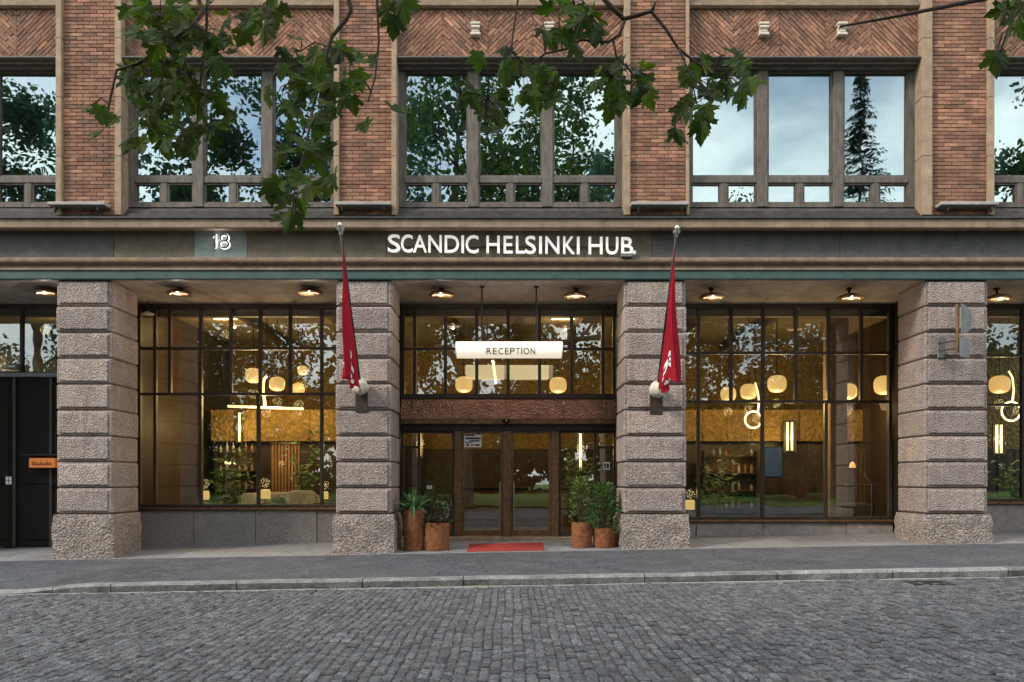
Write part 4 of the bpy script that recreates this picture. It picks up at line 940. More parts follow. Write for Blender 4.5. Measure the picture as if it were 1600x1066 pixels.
# ------------------------------------------------------------------ flags
def flag_set(side_, X, zb, label_p, label_f, seed, sway):
    rr_ = random.Random(seed)
    base = Vector((X, -.20, zb)); tip = Vector((X+side_*.02, -1.86, zb+2.42))
    t = thing('flagpole', (X, 0, zb-.45), label_p, 'flagpole', 'slanted flagpoles on the entrance pillars')
    MB().cbox(X-.125, X+.125, -.05, -.018, zb-.50, zb+.02, .008).build('wall_plate', M['darkframe'], t)
    for dx in (-.08, .08): MB().tube([(X+dx, -.065, zb-.42), (X+dx, -.045, zb-.42)], .014, 8).build('screw', M['steel'], t)
    # moulded white socket: lobed cup
    b = MB(); vs = []; nn = 20; mm = 9; axd = (tip-base).normalized(); u = Vector((1,0,0)); w = axd.cross(u)
    for j in range(mm+1):
        s_ = j/mm; r0 = .045+.115*math.sin(PI*min(1, s_*.92+.08))**.7
        for k in range(nn):
            a = 2*PI*k/nn; r_ = r0*(1+.13*math.cos(5*a+s_*2.2)+.05*rr_.uniform(-1,1)); p = base+axd*(-.16+.30*s_)+(u*math.cos(a)+w*math.sin(a))*r_; vs.append(p)
    fs = [(j*nn+k, j*nn+(k+1)%nn, (j+1)*nn+(k+1)%nn, (j+1)*nn+k) for j in range(mm) for k in range(nn)] + [tuple(range(nn-1,-1,-1)), tuple(range(mm*nn, mm*nn+nn))]
    b.add(vs, fs).build('socket', M['ivory'], t, smooth=True)
    MB().tube([base-axd*.05, tip], [.028, .022], 10).build('pole', M['black'], t, smooth=True)
    b = MB(); prof = [(.022,0),(.04,.015),(.024,.04),(.055,.075),(.062,.11),(.036,.15),(.044,.17),(.010,.21)]; vs = []
    for r_, h_ in prof:
        for k in range(14):
            a = 2*PI*k/14; q = r_*(1+.18*math.cos(4*a)); vs.append(tip+axd*h_+(u*math.cos(a)+w*math.sin(a))*q)
    m_ = len(prof); b.add(vs, [(i*14+k, i*14+(k+1)%14, (i+1)*14+(k+1)%14, (i+1)*14+k) for i in range(m_-1) for k in range(14)] + [tuple(range(13,-1,-1)), tuple(range((m_-1)*14, m_*14))]).build('finial', M['steel'], t, smooth=True)
    # cloth, hanging from the upper part of the pole
    f = thing('flag', tuple(base), label_f, 'flag', 'red flags on the entrance pillars')
    nu, nv = 40, 44; zlow = zb-.02
    def P(u_, v_):
        q = base.lerp(tip, .10+.86*u_); top = q.z-.03; bot = zlow+.07*math.sin(u_*11+side_)+.04*math.sin(u_*23)-.10*(1-u_)+.05*u_
        z = top+(bot-top)*v_; k = v_**.8
        yy = q.y*(1-.03*k*u_) - .0; sw = sway*k
        x = q.x + k*((.075 if side_ < 0 else .11)*math.sin(u_*15+1.3*side_+v_*1.8)+.045*math.sin(u_*29+v_*3.5+side_)+.035*math.sin(u_*7-v_*5))*(.5+.5*u_) + sw*u_*side_
        return Vector((x, yy+.02*k*math.sin(u_*21), z))
    vs = [P(i/nu, j/nv) for j in range(nv+1) for i in range(nu+1)]; n_ = len(vs)
    vs2 = [p+Vector((.006, 0, 0)) for p in vs]
    fs = [(j*(nu+1)+i, j*(nu+1)+i+1, (j+1)*(nu+1)+i+1, (j+1)*(nu+1)+i) for j in range(nv) for i in range(nu)]
    MB().add(vs+vs2, fs+[tuple(x+n_ for x in reversed(q)) for q in fs]).build('cloth', M['flag'], f, smooth=True, fix=False)
    # white swirl emblem printed on the cloth, on the faces that look to the street
    for (path, mt) in (([(.62,.74),(.66,.70),(.70,.71),(.72,.75),(.69,.78),(.65,.77)], 'white'), ([(.44,.78),(.50,.75),(.57,.77),(.60,.82),(.56,.86),(.50,.85)], 'white'), ([(.64,.83),(.70,.84),(.75,.88),(.73,.92)], 'white'), ([(.50,.80),(.56,.82),(.62,.80),(.66,.79)], 'purple'), ([(.38,.86),(.44,.90),(.52,.91)], 'white')):
        for sgn in (1, -1):
            b = MB(); pts = []
            for i in range(len(path)-1):
                for k in range(5): pts.append((path[i][0]+(path[i+1][0]-path[i][0])*k/5, path[i][1]+(path[i+1][1]-path[i][1])*k/5))
            pts.append(path[-1]); vv = []
            for i, (a, c_) in enumerate(pts):
                wd = .016+.014*math.sin(PI*i/(len(pts)-1)); d_ = (pts[min(i+1, len(pts)-1)][0]-pts[max(i-1, 0)][0], pts[min(i+1, len(pts)-1)][1]-pts[max(i-1, 0)][1]); L_ = math.hypot(*d_) or 1
                for s_ in (-1, 1):
                    uu, vv_ = a-s_*wd*d_[1]/L_*1.1, c_+s_*wd*d_[0]/L_
                    q = P(min(1, max(0, uu)), min(1, vv_)); vv.append(q+Vector((.012 if sgn > 0 else -.006, 0, 0)))
            b.add(vv, [(2*i, 2*i+1, 2*i+3, 2*i+2) for i in range(len(pts)-1)]).build('emblem', M[mt], f, fix=False)
flag_set(-1, -2.93, az(603, -.2), 'slanted flagpole with white finial on the left entrance pillar', 'smooth dark red flag with white swirl emblem on the left entrance pillar', 1, .0)
flag_set(1, 2.81, az(607, -.2), 'slanted flagpole with white finial on the right entrance pillar', 'crumpled bright red flag with white swirl emblem on the right entrance pillar', 2, .04)

# ------------------------------------------------------------------ street furniture on and before the front
# round traffic sign and plate, edge on, on the right hand pillar
SY = -.42; p = at(1499, 498, SY)
ts = thing('traffic_sign', (p.x, SY, az(558, SY)), 'round grey traffic sign with plate, seen from behind, bracketed to the granite pillar', 'traffic sign')
x = ax(1496, SY); MB().tube([(x, SY, az(552, SY)), (x, SY, az(476, SY))], .034, 12).build('post', M['bronze'], ts, smooth=40)
def disc(nm, cx_, cz_, pts, ang, mat):
    b = MB(); c_, s_ = math.cos(ang), math.sin(ang); n = len(pts)
    vs = [(cx_+q*c_, SY-.05+q*s_, cz_+z_) for q, z_ in pts] + [(cx_+q*c_+.006*s_, SY-.05+q*s_-.006*c_, cz_+z_) for q, z_ in pts]
    b.add(vs, [tuple(range(n)), tuple(range(2*n-1, n-1, -1))]+[(i, (i+1)%n, n+(i+1)%n, n+i) for i in range(n)]); return b.build(nm, mat, ts)
r_ = 23.5/80*.97
disc('round_plate', x+.04, az(498.5, SY), [(r_*1.45*math.cos(a*PI/20), r_*math.sin(a*PI/20)) for a in range(-10, 11)], R(34), M['grey_metal'])
hw = .27; zz = (az(529, SY)-az(558, SY))/2
disc('lower_plate', x+.03, az(543.5, SY), [(-.02,-zz),(.32,-zz),(.32,zz),(-.02,zz)], R(34), M['grey_metal'])
for py in (535, 547): MB().tube([(ax(1468, -.04), -.02, az(py, -.04)), (ax(1478, SY), SY*.6, az(py-1, SY)), (x, SY, az(py-3, SY))], .016, 8).build('bracket_arm', M['black'], ts)
MB().cbox(ax(1463), ax(1474), -.05, -.025, az(560), az(528), .006).build('bracket_plate', M['grey_metal'], ts)
# security dome over the doors
c = at(791, 658, GY-.27); t = thing('security_camera', tuple(c), 'small black dome camera on the trim above the doors', 'camera')
MB().lathe([(.075, .03), (.075, .0), (.06, -.03), (.03, -.05)], (c.x, c.y-.04, c.z), 16).build('dome', M['black'], t, smooth=40); MB().cbox(c.x-.09, c.x+.09, c.y-.02, c.y+.03, c.z-.02, c.z+.05, .01).build('mount', M['black'], t); MB().lathe([(.022, -.01), (.022, .01)], (c.x, c.y-.105, c.z), 10).build('lens', M['white'], t)
# notices
def notice(px0, py0, px1, py1, Y, label, lines, mat='paper', ink='ink', name='notice'):
    a, b_ = at(px0, py1, Y), at(px1, py0, Y); t = thing(name, (a.x, Y, a.z), label, 'notice')
    MB().box(a.x, b_.x, Y-.002, Y+.002, a.z, b_.z).build('sheet', M[mat], t)
    for (u0, v0, u1, v1) in lines:
        MB().box(a.x+(b_.x-a.x)*u0, a.x+(b_.x-a.x)*u1, Y-.006, Y-.0025, b_.z-(b_.z-a.z)*v1, b_.z-(b_.z-a.z)*v0).build('print', M[ink], t)
notice(725, 677, 752, 699, GY-.02, 'white notice with dark printed bands in the top corner of the left door', [(.04,.08,.62,.2),(.7,.05,.96,.12),(.08,.30,.96,.44),(.30,.5,.9,.6),(.04,.64,.5,.7),(.14,.76,.3,.9),(.4,.80,.56,.9),(.62,.78,.92,.9)])
notice(942, 722, 953, 734, GY-.02, 'small white notice on the side light right of the doors', [(.15,.2,.45,.5),(.55,.2,.85,.8),(.15,.6,.45,.8)])
notice(667, 759, 675, 764, GY-.02, 'tiny white card on the side light left of the doors', [(.2,.4,.8,.6)])
notice(9, 745, 18, 757, GY-.09, 'small pale switch plate beside the black gate', [(.1,.46,.9,.54),(.46,.05,.54,.95)])
# orange lit sign beside the gate
a, b_ = at(45, 731, GY-.2), at(86, 716, GY-.2); t = thing('lit_door_sign', (a.x, GY-.2, a.z), 'small orange lit sign with scribbled lettering on the black gate', 'sign')
MB().cbox(a.x, b_.x, GY-.2, GY-.06, a.z, b_.z, .01).build('panel', M['orange'], t); MB().box(a.x-.14, b_.x+.05, GY-.22, GY-.05, b_.z+.06, b_.z+.085).build('hood', M['black'], t)
for k in range(7):
    u = a.x+.07+k*.062; q = [(u, GY-.205, a.z+.06), (u+.02, GY-.205, a.z+.06+rnd.uniform(.04,.09)), (u+.04, GY-.205, a.z+.05), (u+.055, GY-.205, a.z+.09)]; MB().tube(q, .007, 5).build('scribble', M['ink'], t)
c = at(15, 571, GY-.3); t = thing('wall_device', (c.x, GY-.05, c.z), 'small grey device with bright strip above the gate rail', 'device'); MB().cbox(c.x-.13, c.x+.13, GY-.25, GY-.05, c.z-.07, c.z+.06, .03).build('body', M['grey_metal'], t); MB().box(c.x-.07, c.x+.09, GY-.256, GY-.25, c.z-.03, c.z+.0).build('strip', M['white'], t)
c = at(231, 491, 1.9); t = thing('arcade_lamp', tuple(c), 'little white lamp under the soffit beside the gate pillar', 'lamp'); MB().lathe([(.02, .06), (.05, .05), (.14, 0), (.13, -.015)], tuple(c), 14).build('shade', M['white'], t); MB().tube([(c.x, c.y, c.z+.05), (c.x, c.y, SOF)], .012, 6).build('stem', M['black'], t)
# door mat
zc = lambda X, Y: side(X, Y)+.014
a0, a1 = ax(729, .05), ax(851, .05); y0, y1 = -.0, 1.25
b = MB(); n = 12; vs = []
for j in range(n+1):
    for i in range(n+1):
        X = a0+(a1-a0)*i/n; Y = y0+(y1-y0)*j/n; vs.append((X, Y, zc(X, Y)+.006+.003*mnoise.noise((X*4, Y*4, 0))))
k0 = len(vs); vs += [(x_, y_, z_-.016) for x_, y_, z_ in vs]
fs = [(j*(n+1)+i, j*(n+1)+i+1, (j+1)*(n+1)+i+1, (j+1)*(n+1)+i) for j in range(n) for i in range(n)]
edge = [i for i in range(n+1)] + [(n+1)*j+n for j in range(1, n+1)] + [(n+1)*n+i for i in range(n-1, -1, -1)] + [(n+1)*j for j in range(n-1, 0, -1)]
fs += [(edge[i], edge[(i+1) % len(edge)], k0+edge[(i+1) % len(edge)], k0+edge[i]) for i in range(len(edge))]
o = b.add(vs, fs).build('door_mat', M['mat'], None, origin=((a0+a1)/2, .6, gx(0))); tag(o, 'flat red door mat on the pale slabs before the entrance doors', 'door mat')

# ------------------------------------------------------------------ planters and plants
def planter(px0, px1, ytop, ybot, label):
    r0 = (px1-px0)/2; Y = .42; X = ax((px0+px1)/2, Y); zg = side(X, Y)+.006
    zt_ = az(ytop, Y); rad = r0/80*(Y-CAMY)/16
    t = thing('planter_pot', (X, Y, zg), label, 'planter', 'rusty steel cylinder planters at the entrance')
    MB().lathe([(rad*.98, 0), (rad, .01), (rad, zt_-zg), (rad-.02, zt_-zg), (rad-.02, zt_-zg-.08)], (X, Y, zg), 32).build('drum', M['rust'], t, smooth=30)
    MB().lathe([(rad-.021, zt_-zg-.075), (.02, zt_-zg-.05)], (X, Y, zg), 20).build('soil', M['soil'], t)
    return X, Y, zt_-.07, rad
def blade(b, base, dirn, L_, wid, droop, rr_, seg=6):
    d = Vector((dirn[0], dirn[1], 0)); d.normalize(); up = dirn[2]; pts = []
    for i in range(seg+1):
        s_ = i/seg; pts.append(base + d*(L_*(math.cos(up)*s_ + .15*s_*s_)) + Vector((0, 0, L_*(math.sin(up)*s_ - droop*s_*s_))))
    sd = d.cross(Vector((0, 0, 1))).normalized(); vs = []
    for i, p_ in enumerate(pts):
        w = wid*(math.sin(PI*min(1, .15+.85*(i/seg)))**.8 if i < seg else 0.03); vs += [p_-sd*w+Vector((0,0,w*.5)), p_, p_+sd*w+Vector((0,0,w*.5))]
    b.add(vs, [(3*i+k, 3*i+k+1, 3*i+k+4, 3*i+k+3) for i in range(seg) for k in range(2)])
r2 = random.Random(5)
X, Y, Z, rad = planter(631, 663, 796, 861, 'tall rusty cylinder planter beside the left entrance pillar')
t = thing('strap_leaf_plant', (X, Y, Z), 'strappy pale green plant spilling from the tallest rusty planter', 'plant', 'plants in the rusty planters')
b = MB()
for k in range(95):
    a = r2.uniform(0, 2*PI); blade(b, Vector((X+r2.uniform(-.08,.08), Y+r2.uniform(-.08,.08), Z)), (math.cos(a), math.sin(a), r2.uniform(.55, 1.5)), r2.uniform(.38, .8), r2.uniform(.016, .03), r2.uniform(.2, .9), r2)
tag(b.build('leaves', M['strap'], t, fix=False), kind='stuff')
MB().lathe([(.05, -.02), (.02, .12)], (X, Y, Z), 8).build('stem', M['twig'], t)
def bush(X, Y, Z, rx, rz, n, mat, label, lw, ll, seed, conic=False, spiky=False):
    rr_ = random.Random(seed); t = thing('potted_shrub', (X, Y, Z), label, 'plant', 'plants in the rusty planters')
    b = MB()
    for k in range(n):
        h_ = rr_.random()**(.8 if conic else 1); a = rr_.uniform(0, 2*PI)
        R_ = rx*((1-h_*.75) if conic else math.sqrt(max(.05, 1-(h_*1.6-.6)**2))) * rr_.random()**.4*(1+.25*math.sin(3*a+h_*7))
        p_ = Vector((X+R_*math.cos(a), Y+R_*math.sin(a), Z+rz*h_+rr_.uniform(-.03,.03)))
        d = Vector((math.cos(a)+rr_.uniform(-.5,.5), math.sin(a)+rr_.uniform(-.5,.5), rr_.uniform(-.2,1.1))).normalized()
        s_ = d.cross(Vector((rr_.uniform(-1,1), rr_.uniform(-1,1), 1))).normalized(); l = ll*rr_.uniform(.6,1.3); w = lw*rr_.uniform(.7,1.2); nn = d.cross(s_)*w*.5
        b.add([p_, p_+d*l*.5-s_*w+nn, p_+d*l, p_+d*l*.5+s_*w+nn], [(0,1,2),(0,2,3)])
    tag(b.build('leaves', M[mat], t, fix=False), kind='stuff')
    sb = MB()
    for k in range(7):
        a = k*2*PI/7; sb.tube([(X, Y, Z-.03), (X+rx*.3*math.cos(a), Y+rx*.3*math.sin(a), Z+rz*.4), (X+rx*.55*math.cos(a), Y+rx*.55*math.sin(a), Z+rz*.75)], [.012, .008, .004], 5)
    sb.build('stems', M['twig'], t)
X, Y, Z, rad = planter(664, 702, 817, 859, 'short wide rusty planter next to the tall one')
bush(X, Y, Z, .27, .48, 420, 'shrubdark', 'low dark glossy shrub in the short planter by the tall one', .018, .085, 3)
X, Y, Z, rad = planter(893, 925, 816, 858, 'rusty planter standing closer to the doors, right of the mat')
bush(X, Y, Z, .28, 0.98, 330, 'shrubpale', 'tall loose speckled shrub in the planter closer to the doors', .017, .11, 4, True)
X, Y, Z, rad = planter(927, 962, 825, 861, 'rusty planter against the right entrance pillar')
bush(X, Y, Z, .40, 0.92, 620, 'shrub', 'dense upright green shrub in the planter against the right pillar', .02, .15, 6, True)
# ------------------------------------------------------------------ trees across the street (mirrored in the windows)
def leafy(b, c, rad, n, size, rr_):
    for k in range(n):
        d = Vector((rr_.gauss(0,1), rr_.gauss(0,1), rr_.gauss(0,.8))); d.normalize(); p = c + d*rad*rr_.random()**.5
        t1 = Vector((rr_.uniform(-1,1), rr_.uniform(-1,1), rr_.uniform(-1,.4))).normalized(); t2 = t1.orthogonal().normalized(); t2.rotate(Matrix.Rotation(rr_.uniform(0, 6.28), 3, t1))
        s_ = size*rr_.uniform(.6, 1.3); b.add([p-t2*s_*.45, p+t1*s_*.5, p+t2*s_*.45, p-t1*s_*.5], [(0,1,2,3)])
def skeleton(b, base, H, crown_r, z0, rr_, n=9, r0=.3):
    tips = []; top = Vector((base[0]+rr_.uniform(-.5,.5), base[1]+rr_.uniform(-.5,.5), H*.86))
    bp = Vector(base); pts = [bp.lerp(top, k/6)+Vector((rr_.uniform(-.15,.15), rr_.uniform(-.15,.15), 0))*(k > 0) for k in range(7)]
    b.tube(pts, [r0*(1-.86*k/6)+.02 for k in range(7)], 9); tips.append(top)
    for k in range(n):
        h_ = z0+(H*.82-z0)*k/n; p = bp.lerp(top, (h_-base[2])/(top.z-base[2])); a = k*2.4+rr_.uniform(-.4,.4); l = crown_r*rr_.uniform(.6,.95)*(1-.45*k/n)
        e = p+Vector((math.cos(a)*l, math.sin(a)*l, l*rr_.uniform(.25,.75))); m_ = p.lerp(e, .5)+Vector((0,0,l*.12))
        b.tube([p, m_, e], [r0*.36*(1-.5*k/n), r0*.2, .025], 6); tips += [e, m_]
        for q in range(2):
            a2 = a+rr_.uniform(-1,1); e2 = m_+Vector((math.cos(a2)*l*.5, math.sin(a2)*l*.5, l*rr_.uniform(.1,.5))); b.tube([m_, e2], [r0*.12, .02], 5); tips.append(e2)
    return tips
def make_tree_meshes(seed, H, cr, z0, nl):
    rr_ = random.Random(seed); tb = MB(); tips = skeleton(tb, (0,0,-.3), H, cr, z0, rr_)
    lb = MB()
    for tp in tips: leafy(lb, tp+Vector((rr_.uniform(-.4,.4), rr_.uniform(-.4,.4), rr_.uniform(-.2,.5))), rr_.uniform(1.0, 1.9), nl, .24, rr_)
    for k in range(34):
        a = rr_.uniform(0, 6.28); h_ = rr_.uniform(z0, H); q = cr*math.sin(PI*min(1, max(.1, (h_-z0*.6)/(H-z0*.6))))**.6*rr_.uniform(.6,1)
        leafy(lb, Vector((q*math.cos(a), q*math.sin(a), h_)), rr_.uniform(.8,1.5), nl//2, .24, rr_)
    return tb.mesh('trunk', M['bark'], True), lb.mesh('crown', M['leaf'], fix=False)
treeA = make_tree_meshes(11, 24, 5.2, 4.0, 300); treeB = make_tree_meshes(23, 23, 4.6, 3.6, 270); treeC = make_tree_meshes(31, 11, 3.6, 1.8, 150)
grp = 'park trees across the street mirrored in the windows'
for i, (ms, x, y, s_, rz, l) in enumerate((
        (treeA, -25.5, -24, 1.0, .4, 'broad park tree mirrored in the window above the black gate'),
        (treeB, -15.5, -24.5, 1.06, 2.0, 'leafy park tree mirrored in the leaf covered window at the left'),
        (treeA, -8.8, -25.5, .96, 3.1, 'leafy park tree mirrored in the third pane of the left upper window'),
        (treeB, -2.9, -25, 1.12, 4.4, 'leafy park tree mirrored in the first pane of the middle upper window'),
        (treeA, 3.4, -27.5, .98, 5.6, 'leafy park tree mirrored in the third pane of the middle upper window'),
        (treeB, 27.5, -24, 1.1, 1.2, 'leafy park tree mirrored in the window at the right edge'),
        (treeC, 10.4, -33, 1.3, .7, 'low park tree mirrored in the right shopfront near the flag pillar'),
        (treeB, 14.2, -35, .80, 2.5, 'middling park tree mirrored in the small lower panes of the right upper window'),
        (treeC, 19.5, -35, 1.25, 2.9, 'low park tree mirrored in the right shopfront near the sign pillar'),
        (treeC, -21.0, -34, 1.1, 4.1, 'low park tree mirrored dimly in the left shopfront'))):
    t = thing('park_tree', (x, y, .15), l, 'tree', grp, rz); t.scale = (s_, s_, s_)
    inst('trunk', ms[0], t); tag(inst('crown', ms[1], t), kind='stuff')
def spruce(x, y, H, rad, label, seed):
    rr_ = random.Random(seed); t = thing('spruce_tree', (x, y, .15), label, 'tree', 'dark spruces across the street')
    MB().tube([(x, y, 0), (x+.1, y, H*.5), (x, y, H)], [.28, .16, .02], 8).build('trunk', M['bark'], t)
    b = MB(); z = 2.0
    while z < H-.2:
        f = 1-z/H; n = 7 if f > .15 else 5
        for k in range(n):
            a = rr_.uniform(0, 6.28); L_ = max(.25, rad*f**.85*rr_.uniform(.65,1.15)); d = Vector((math.cos(a), math.sin(a), -.25)); sd = Vector((-math.sin(a), math.cos(a), 0)); o = Vector((x, y, z+rr_.uniform(-.15,.15)))
            for q in range(int(6+L_*7)):
                s_ = rr_.random()**.8; p = o+d*L_*s_+Vector((0,0,.18*L_*s_*s_)); w = .10+.22*(1-s_)
                for sg_ in (-1, 1):
                    e = p+sd*sg_*w*rr_.uniform(.6,1.3)+d*.12+Vector((0,0,rr_.uniform(-.16,.02))); b.add([p+d*.05, e, p-d*.06], [(0,1,2)])
        z += .24+.05*f
    tag(b.build('needles', M['needle'], t, fix=False), kind='stuff')
spruce(19.2, -29.0, 25.0, 4.6, 'slender dark spruce mirrored in the last pane of the right upper window', 8)
spruce(-9.3, -36.0, 21.5, 2.6, 'dark spruce mirrored between leaves in the left upper window', 9)
# the far edge of the park, a wood that reads as one mass
rr_ = random.Random(77); b = MB()
for k in range(1100):
    x = rr_.uniform(-75, 75); leafy(b, Vector((x, rr_.uniform(-52, -42), rr_.uniform(.5, 8.5+2.5*math.sin(x*.35)+1.5*math.sin(x*.9)))), rr_.uniform(1.2, 2.2), 60, .75, rr_)
tag(b.build('treeline', M['leaf'], fix=False), kind='stuff')
# hedge shrubs on the lawn
for i, (x, y, s_) in enumerate(((-12,-30,1.3),(-4,-31,1.1),(6.5,-30,1.35),(14,-31.5,1.2),(9.6,-28.5,.9),(22,-30,1.4))):
    rr_ = random.Random(60+i); t = thing('park_shrub', (x, y, .25), ['wide shrub on the lawn mirrored behind the left shopfront table lamp','shrub on the lawn mirrored in the left entrance door','shrub on the lawn mirrored beside the right flag pillar','dark shrub on the lawn mirrored in the right shopfront middle pane','small pale shrub on the lawn mirrored in the right shopfront first pane','shrub on the lawn mirrored beyond the sign pillar'][i], 'shrub', 'shrubs on the park lawn')
    b = MB()
    for k in range(9): leafy(b, Vector((x+rr_.uniform(-1.1,1.1)*s_, y+rr_.uniform(-.7,.7)*s_, .6+rr_.uniform(0,1.1)*s_)), .75*s_, 120, .2, rr_)
    tag(b.build('foliage', M['leaf'], t, fix=False), kind='stuff')
    MB().tube([(x, y, 0), (x+.1, y, 1.0*s_)], [.06, .03], 6).build('stem', M['bark'], t)

# ------------------------------------------------------------------ the maple whose branches hang into the picture
TX, TY = -2.4, -20.2
mp = thing('maple_tree', (TX, TY, .2), 'maple tree whose dark green leafy branches hang in across the top of the view', 'tree')
r3 = random.Random(17)
tb = MB(); fork = Vector((TX+.2, TY+.6, 6.2))
tb.tube([(TX, TY, -.1), (TX+.02, TY, .4), (TX+.1, TY+.2, 3), fork], [.48, .36, .31, .27], 14)
limbs = {'L': [fork, Vector((-2.9, -16.6, 7.4)), Vector((-3.1, -13.2, 7.0)), Vector((-2.2, -11.2, 6.1))],
         'C': [fork, Vector((-.6, -16.8, 7.6)), Vector((.5, -13.6, 7.2)), Vector((.9, -11.4, 6.2))],
         'R': [fork, Vector((1.6, -17.6, 7.8)), Vector((4.2, -14.4, 7.6)), Vector((4.6, -11.6, 6.2))],
         'U': [fork, Vector((-2.0, -18.6, 10)), Vector((-1.2, -17.4, 14))]}
for k, l in limbs.items():
    n = len(l); tb.tube(l, [.2*(1-.8*i/(n-1))+.02 for i in range(n)], 9)
cb = MB()
for k in range(70):
    a = r3.uniform(0, 6.28); h_ = r3.uniform(7.5, 17); q = 6.2*math.sin(PI*(h_-5.5)/13.5)**.7*r3.random()**.5
    c = Vector((-1.6+q*math.cos(a), -17.5+q*.95*math.sin(a), h_))
    if c.z < 1.5+.62*(c.y+16)+1.8: c.z = 1.5+.62*(c.y+16)+1.8+r3.uniform(0, 2)
    leafy(cb, c, r3.uniform(.8, 1.4), 130, .19, r3)
    if k % 2 == 0: tb.tube([Vector((-1.6, -18, min(13.5, c.z-1))), c.lerp(Vector((-1.6, -18, c.z-1)), .5), c], [.05, .03, .012], 5)
tb.build('trunk', M['bark'], mp, smooth=True)
tag(cb.build('crown', M['maple'], mp, fix=False), kind='stuff')
# leaf meshes: five lobes with teeth, folded along the midrib, on a thin stalk
def leaf_mesh(seed):
    rr_ = random.Random(seed)
    half = [(0.0,-.02),(.10,.02),(.26,-.07),(.30,.02),(.44,.04),(.37,.12),(.30,.17),(.42,.24),(.46,.33),(.60,.40),(.50,.45),(.52,.54),(.38,.52),(.27,.46),(.24,.52),(.28,.66),(.20,.70),(.17,.80),(.08,.88),(0.0,1.0)]
    pts = [(x*rr_.uniform(.93,1.06), y+rr_.uniform(-.012,.012)) for x, y in half]; pts[0] = half[0]; pts[-1] = half[-1]
    curl, fold = rr_.uniform(.15,.5), rr_.uniform(.12,.45)
    def bend(x, y): return (x, -fold*abs(x)*.9 - curl*(y*y+x*x*.6) + .03*math.sin(x*14+y*9), -y)
    b = MB(); mid = [(0.0, t_) for t_ in (-.02,.12,.3,.46,.7,1.0)]
    for s_ in (1, -1):
        ring = [(s_*x, y) for x, y in pts]; ctr = [bend(0, .30)]
        v = [bend(*p_) for p_ in ring] + [bend(0, .30)]; k = len(v)-1
        fs = [(i, i+1, k) if s_ > 0 else (i+1, i, k) for i in range(len(ring)-1)]
        b.add(v, fs)
    b.tube([(0,0,.02), (0,.05,.18), (0,.02,.42)], [.010,.008,.012], 3, False)
    me = b.mesh('leaf', M['maple'], fix=False)
    return me
LM = [leaf_mesh(s_) for s_ in range(9)]
def branch(name_pts, depth, r0, r1, parent=mp, grow=None):
    pts = [at(x, y, CAMY+d) for (x, y), d in zip(name_pts, depth if hasattr(depth, '__len__') else [depth]*len(name_pts))]
    if grow is not None:
        e = grow; pts = [e, e.lerp(pts[0], .55)+Vector((0, 0, .18))] + pts
    n = len(pts); b = MB().tube(pts, [r0+(r1-r0)*i/(n-1) for i in range(n)], 7)
    o = b.build('branch', M['twig'], parent, smooth=True); BP[o.name] = pts; return o
BP = {}
GL, GC, GR = limbs['L'][-1], limbs['C'][-1], limbs['R'][-1]
GL2, GL3 = limbs['L'][2].lerp(limbs['L'][3], .5), limbs['L'][3]
B = {}
B['a'] = branch([(300,-25),(318,20),(285,58),(215,100),(182,110),(172,155),(165,190)], [5.0,5.0,4.9,4.9,4.85,4.8,4.8], .020, .005, grow=GL)
B['b'] = branch([(325,-20),(322,60),(312,140),(306,215)], 5.1, .014, .005, grow=GL)
B['c'] = branch([(540,-25),(548,18),(540,32),(518,58),(512,80),(500,130),(488,172)], 4.7, .020, .006, grow=GL)
B['d'] = branch([(588,-25),(592,65),(586,122),(575,160)], 4.9, .012, .004, grow=GL)
B['e'] = branch([(488,172),(478,230),(462,285),(455,345)], [4.7,4.65,4.6,4.6], .009, .004)
B['f'] = branch([(420,-20),(415,30),(430,60)], 4.8, .012, .004, grow=GL)
B['g'] = branch([(925,-20),(952,8),(975,30),(1000,23),(1018,18),(1040,45),(1060,76),(1090,100),(1125,122)], 4.9, .020, .006, grow=GC)
B['h'] = branch([(977,30),(968,55),(950,66),(906,62),(893,75),(852,84),(820,108)], 4.9, .011, .005)
B['i'] = branch([(812,-20),(803,42),(797,92),(790,125),(770,190)], 5.2, .009, .004, grow=GC)
B['j'] = branch([(958,62),(963,88),(988,115),(985,150)], 4.9, .008, .004)
B['k'] = branch([(1060,76),(1078,115),(1090,165)], 4.85, .007, .003)
B['l'] = branch([(1018,18),(1022,10),(1024,5)], 4.9, .012, .007)
B['m'] = branch([(1630,-40),(1540,-2),(1470,12),(1400,26),(1312,42)], [5.2,5.2,5.15,5.1,5.1], .024, .007, grow=GR)
B['n'] = branch([(1620,-20),(1592,15),(1575,45),(1562,85)], 4.7, .013, .004, grow=GR)
B['o'] = branch([(640,-25),(622,5),(640,25)], 4.9, .012, .004, grow=GL)
B['p'] = branch([(890,-25),(898,20),(920,50)], 4.9, .011, .004, grow=GC)
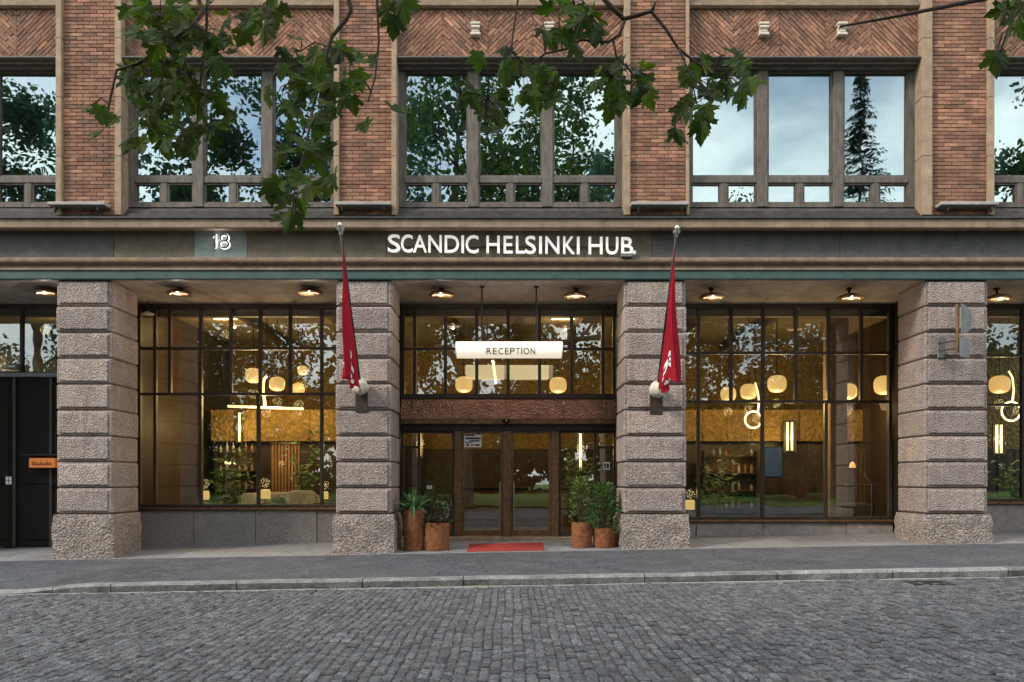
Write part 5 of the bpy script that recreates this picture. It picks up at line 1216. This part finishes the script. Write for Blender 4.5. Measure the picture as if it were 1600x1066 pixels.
blobs = [('a',250,45,48,45,17),('a',235,135,42,34,11),('b',318,65,50,48,13),('b',300,150,58,44,15),('b',232,212,30,42,8),('b',312,215,52,32,11),('b',365,205,16,22,3),
         ('a',146,182,10,8,2),('a',158,212,8,8,1),('a',184,188,8,8,1),
         ('f',412,40,32,22,6),('f',395,55,10,10,1),('c',470,98,38,30,10),('c',520,110,40,36,11),('c',446,152,34,26,5),('c',500,170,50,34,9),('d',560,150,24,24,5),('d',566,202,5,5,1),('d',607,180,8,5,1),('d',585,100,8,8,1),
         ('e',470,240,34,30,7),('e',490,290,32,14,5),('e',440,308,24,26,6),('e',462,348,12,10,2),('e',520,285,8,8,1),
         ('o',640,10,24,14,5),('o',612,30,14,16,2),
         ('p',898,22,30,18,6),('p',920,52,20,20,5),('h',872,55,12,12,2),('h',845,60,14,10,2),('h',885,85,12,10,2),('h',818,128,30,30,9),('h',846,150,26,20,6),('h',800,108,14,10,2),
         ('i',770,178,10,14,3),('i',766,212,4,4,1),('i',736,152,12,12,2),('i',752,90,8,4,1),('i',792,88,8,4,1),
         ('j',975,128,36,22,8),('j',962,168,24,14,4),('j',1008,150,16,16,4),
         ('g',1130,105,40,16,6),('g',1150,138,28,20,6),('g',1165,162,12,14,2),('k',1088,180,36,24,7),('k',1060,205,12,12,2),('k',1105,150,22,16,3),
         ('n',1575,42,20,26,5),('n',1560,92,10,10,2),('n',1590,8,12,10,2)]
def twig_to(o, q):
    best = None
    for a, b_ in zip(BP[o.name][:-1], BP[o.name][1:]):
        t_ = max(0, min(1, (q-a).dot(b_-a)/max(1e-6, (b_-a).length_squared))); c_ = a.lerp(b_, t_)
        if best is None or (q-c_).length < (q-best).length: best = c_
    return best
nl = 0
for key, cx, cy, rx, ry, n in blobs:
    if n > 1:
        q0 = at(cx, cy-18, CAMY+4.85); s0 = twig_to(B[key], q0); tb = MB()
        if (q0-s0).length > .03:
            tb.tube([s0, s0.lerp(q0, .5)+Vector((0, 0, .04)), q0], [.006, .0045, .003], 5)
        for k in range(min(4, n)):
            a = r3.uniform(0, 6.28); e = at(cx+rx*.7*math.cos(a), cy-16+ry*.7*math.sin(a), CAMY+4.85+r3.uniform(-.2,.2)); tb.tube([q0, q0.lerp(e, .5)+Vector((0,0,.025)), e], [.0035,.003,.002], 4)
        tb.build('twig', M['twig'], B[key])
    for k in range(n):
        a = r3.uniform(0, 6.28); q = r3.random()**.5
        px, py = cx+rx*q*math.cos(a), cy+ry*q*math.sin(a)
        d = {'a':4.9,'b':5.0,'c':4.7,'d':4.85,'e':4.62}.get(key, 4.9)+r3.uniform(-.35,.35)
        p = at(px, py-14, CAMY+d); s_ = r3.uniform(.10,.17)
        rot = Euler((r3.uniform(-1.0,.25), r3.uniform(-.6,.6), r3.uniform(-.9,.9)+(PI if r3.random() < .5 else 0)), 'XYZ')
        if rot.z > 1.5: rot.x = -rot.x
        w = wloc(B[key]); inst('leaf', LM[r3.randrange(9)], B[key], p-w, rot, (s_, s_, s_)); nl += 1
lb = MB()
for cx, cy, rx, ry, n in ((258,36,62,42,34),(245,130,54,38,18),(300,195,72,44,16),(325,90,46,56,14),(415,34,42,28,8),(505,120,55,46,18),(480,220,50,45,8),(455,315,34,34,5),(610,15,50,16,8),(900,28,42,26,8),(825,135,45,36,7),(975,140,48,34,9),(1120,140,58,40,10),(770,185,20,30,3),(1575,40,25,35,5)):
    for k in range(n):
        a = r3.uniform(0, 6.28); q = r3.random()**.5; p = at(cx+rx*q*math.cos(a), cy+ry*q*math.sin(a)-14, CAMY+r3.uniform(4.9,5.6)); s_ = r3.uniform(.085,.15)
        m4 = Matrix.Translation(p) @ Euler((r3.uniform(-1.1,1.1), r3.uniform(-.7,.7), r3.uniform(0,6.28))).to_matrix().to_4x4() @ Matrix.Scale(s_, 4)
        me = LM[r3.randrange(9)]; lb.add([m4 @ v.co for v in me.vertices], [tuple(f.vertices) for f in me.polygons])
tag(lb.build('leaves', M['maple'], mp, fix=False), kind='stuff')
print('leaves', nl, 'bricks', nobj)
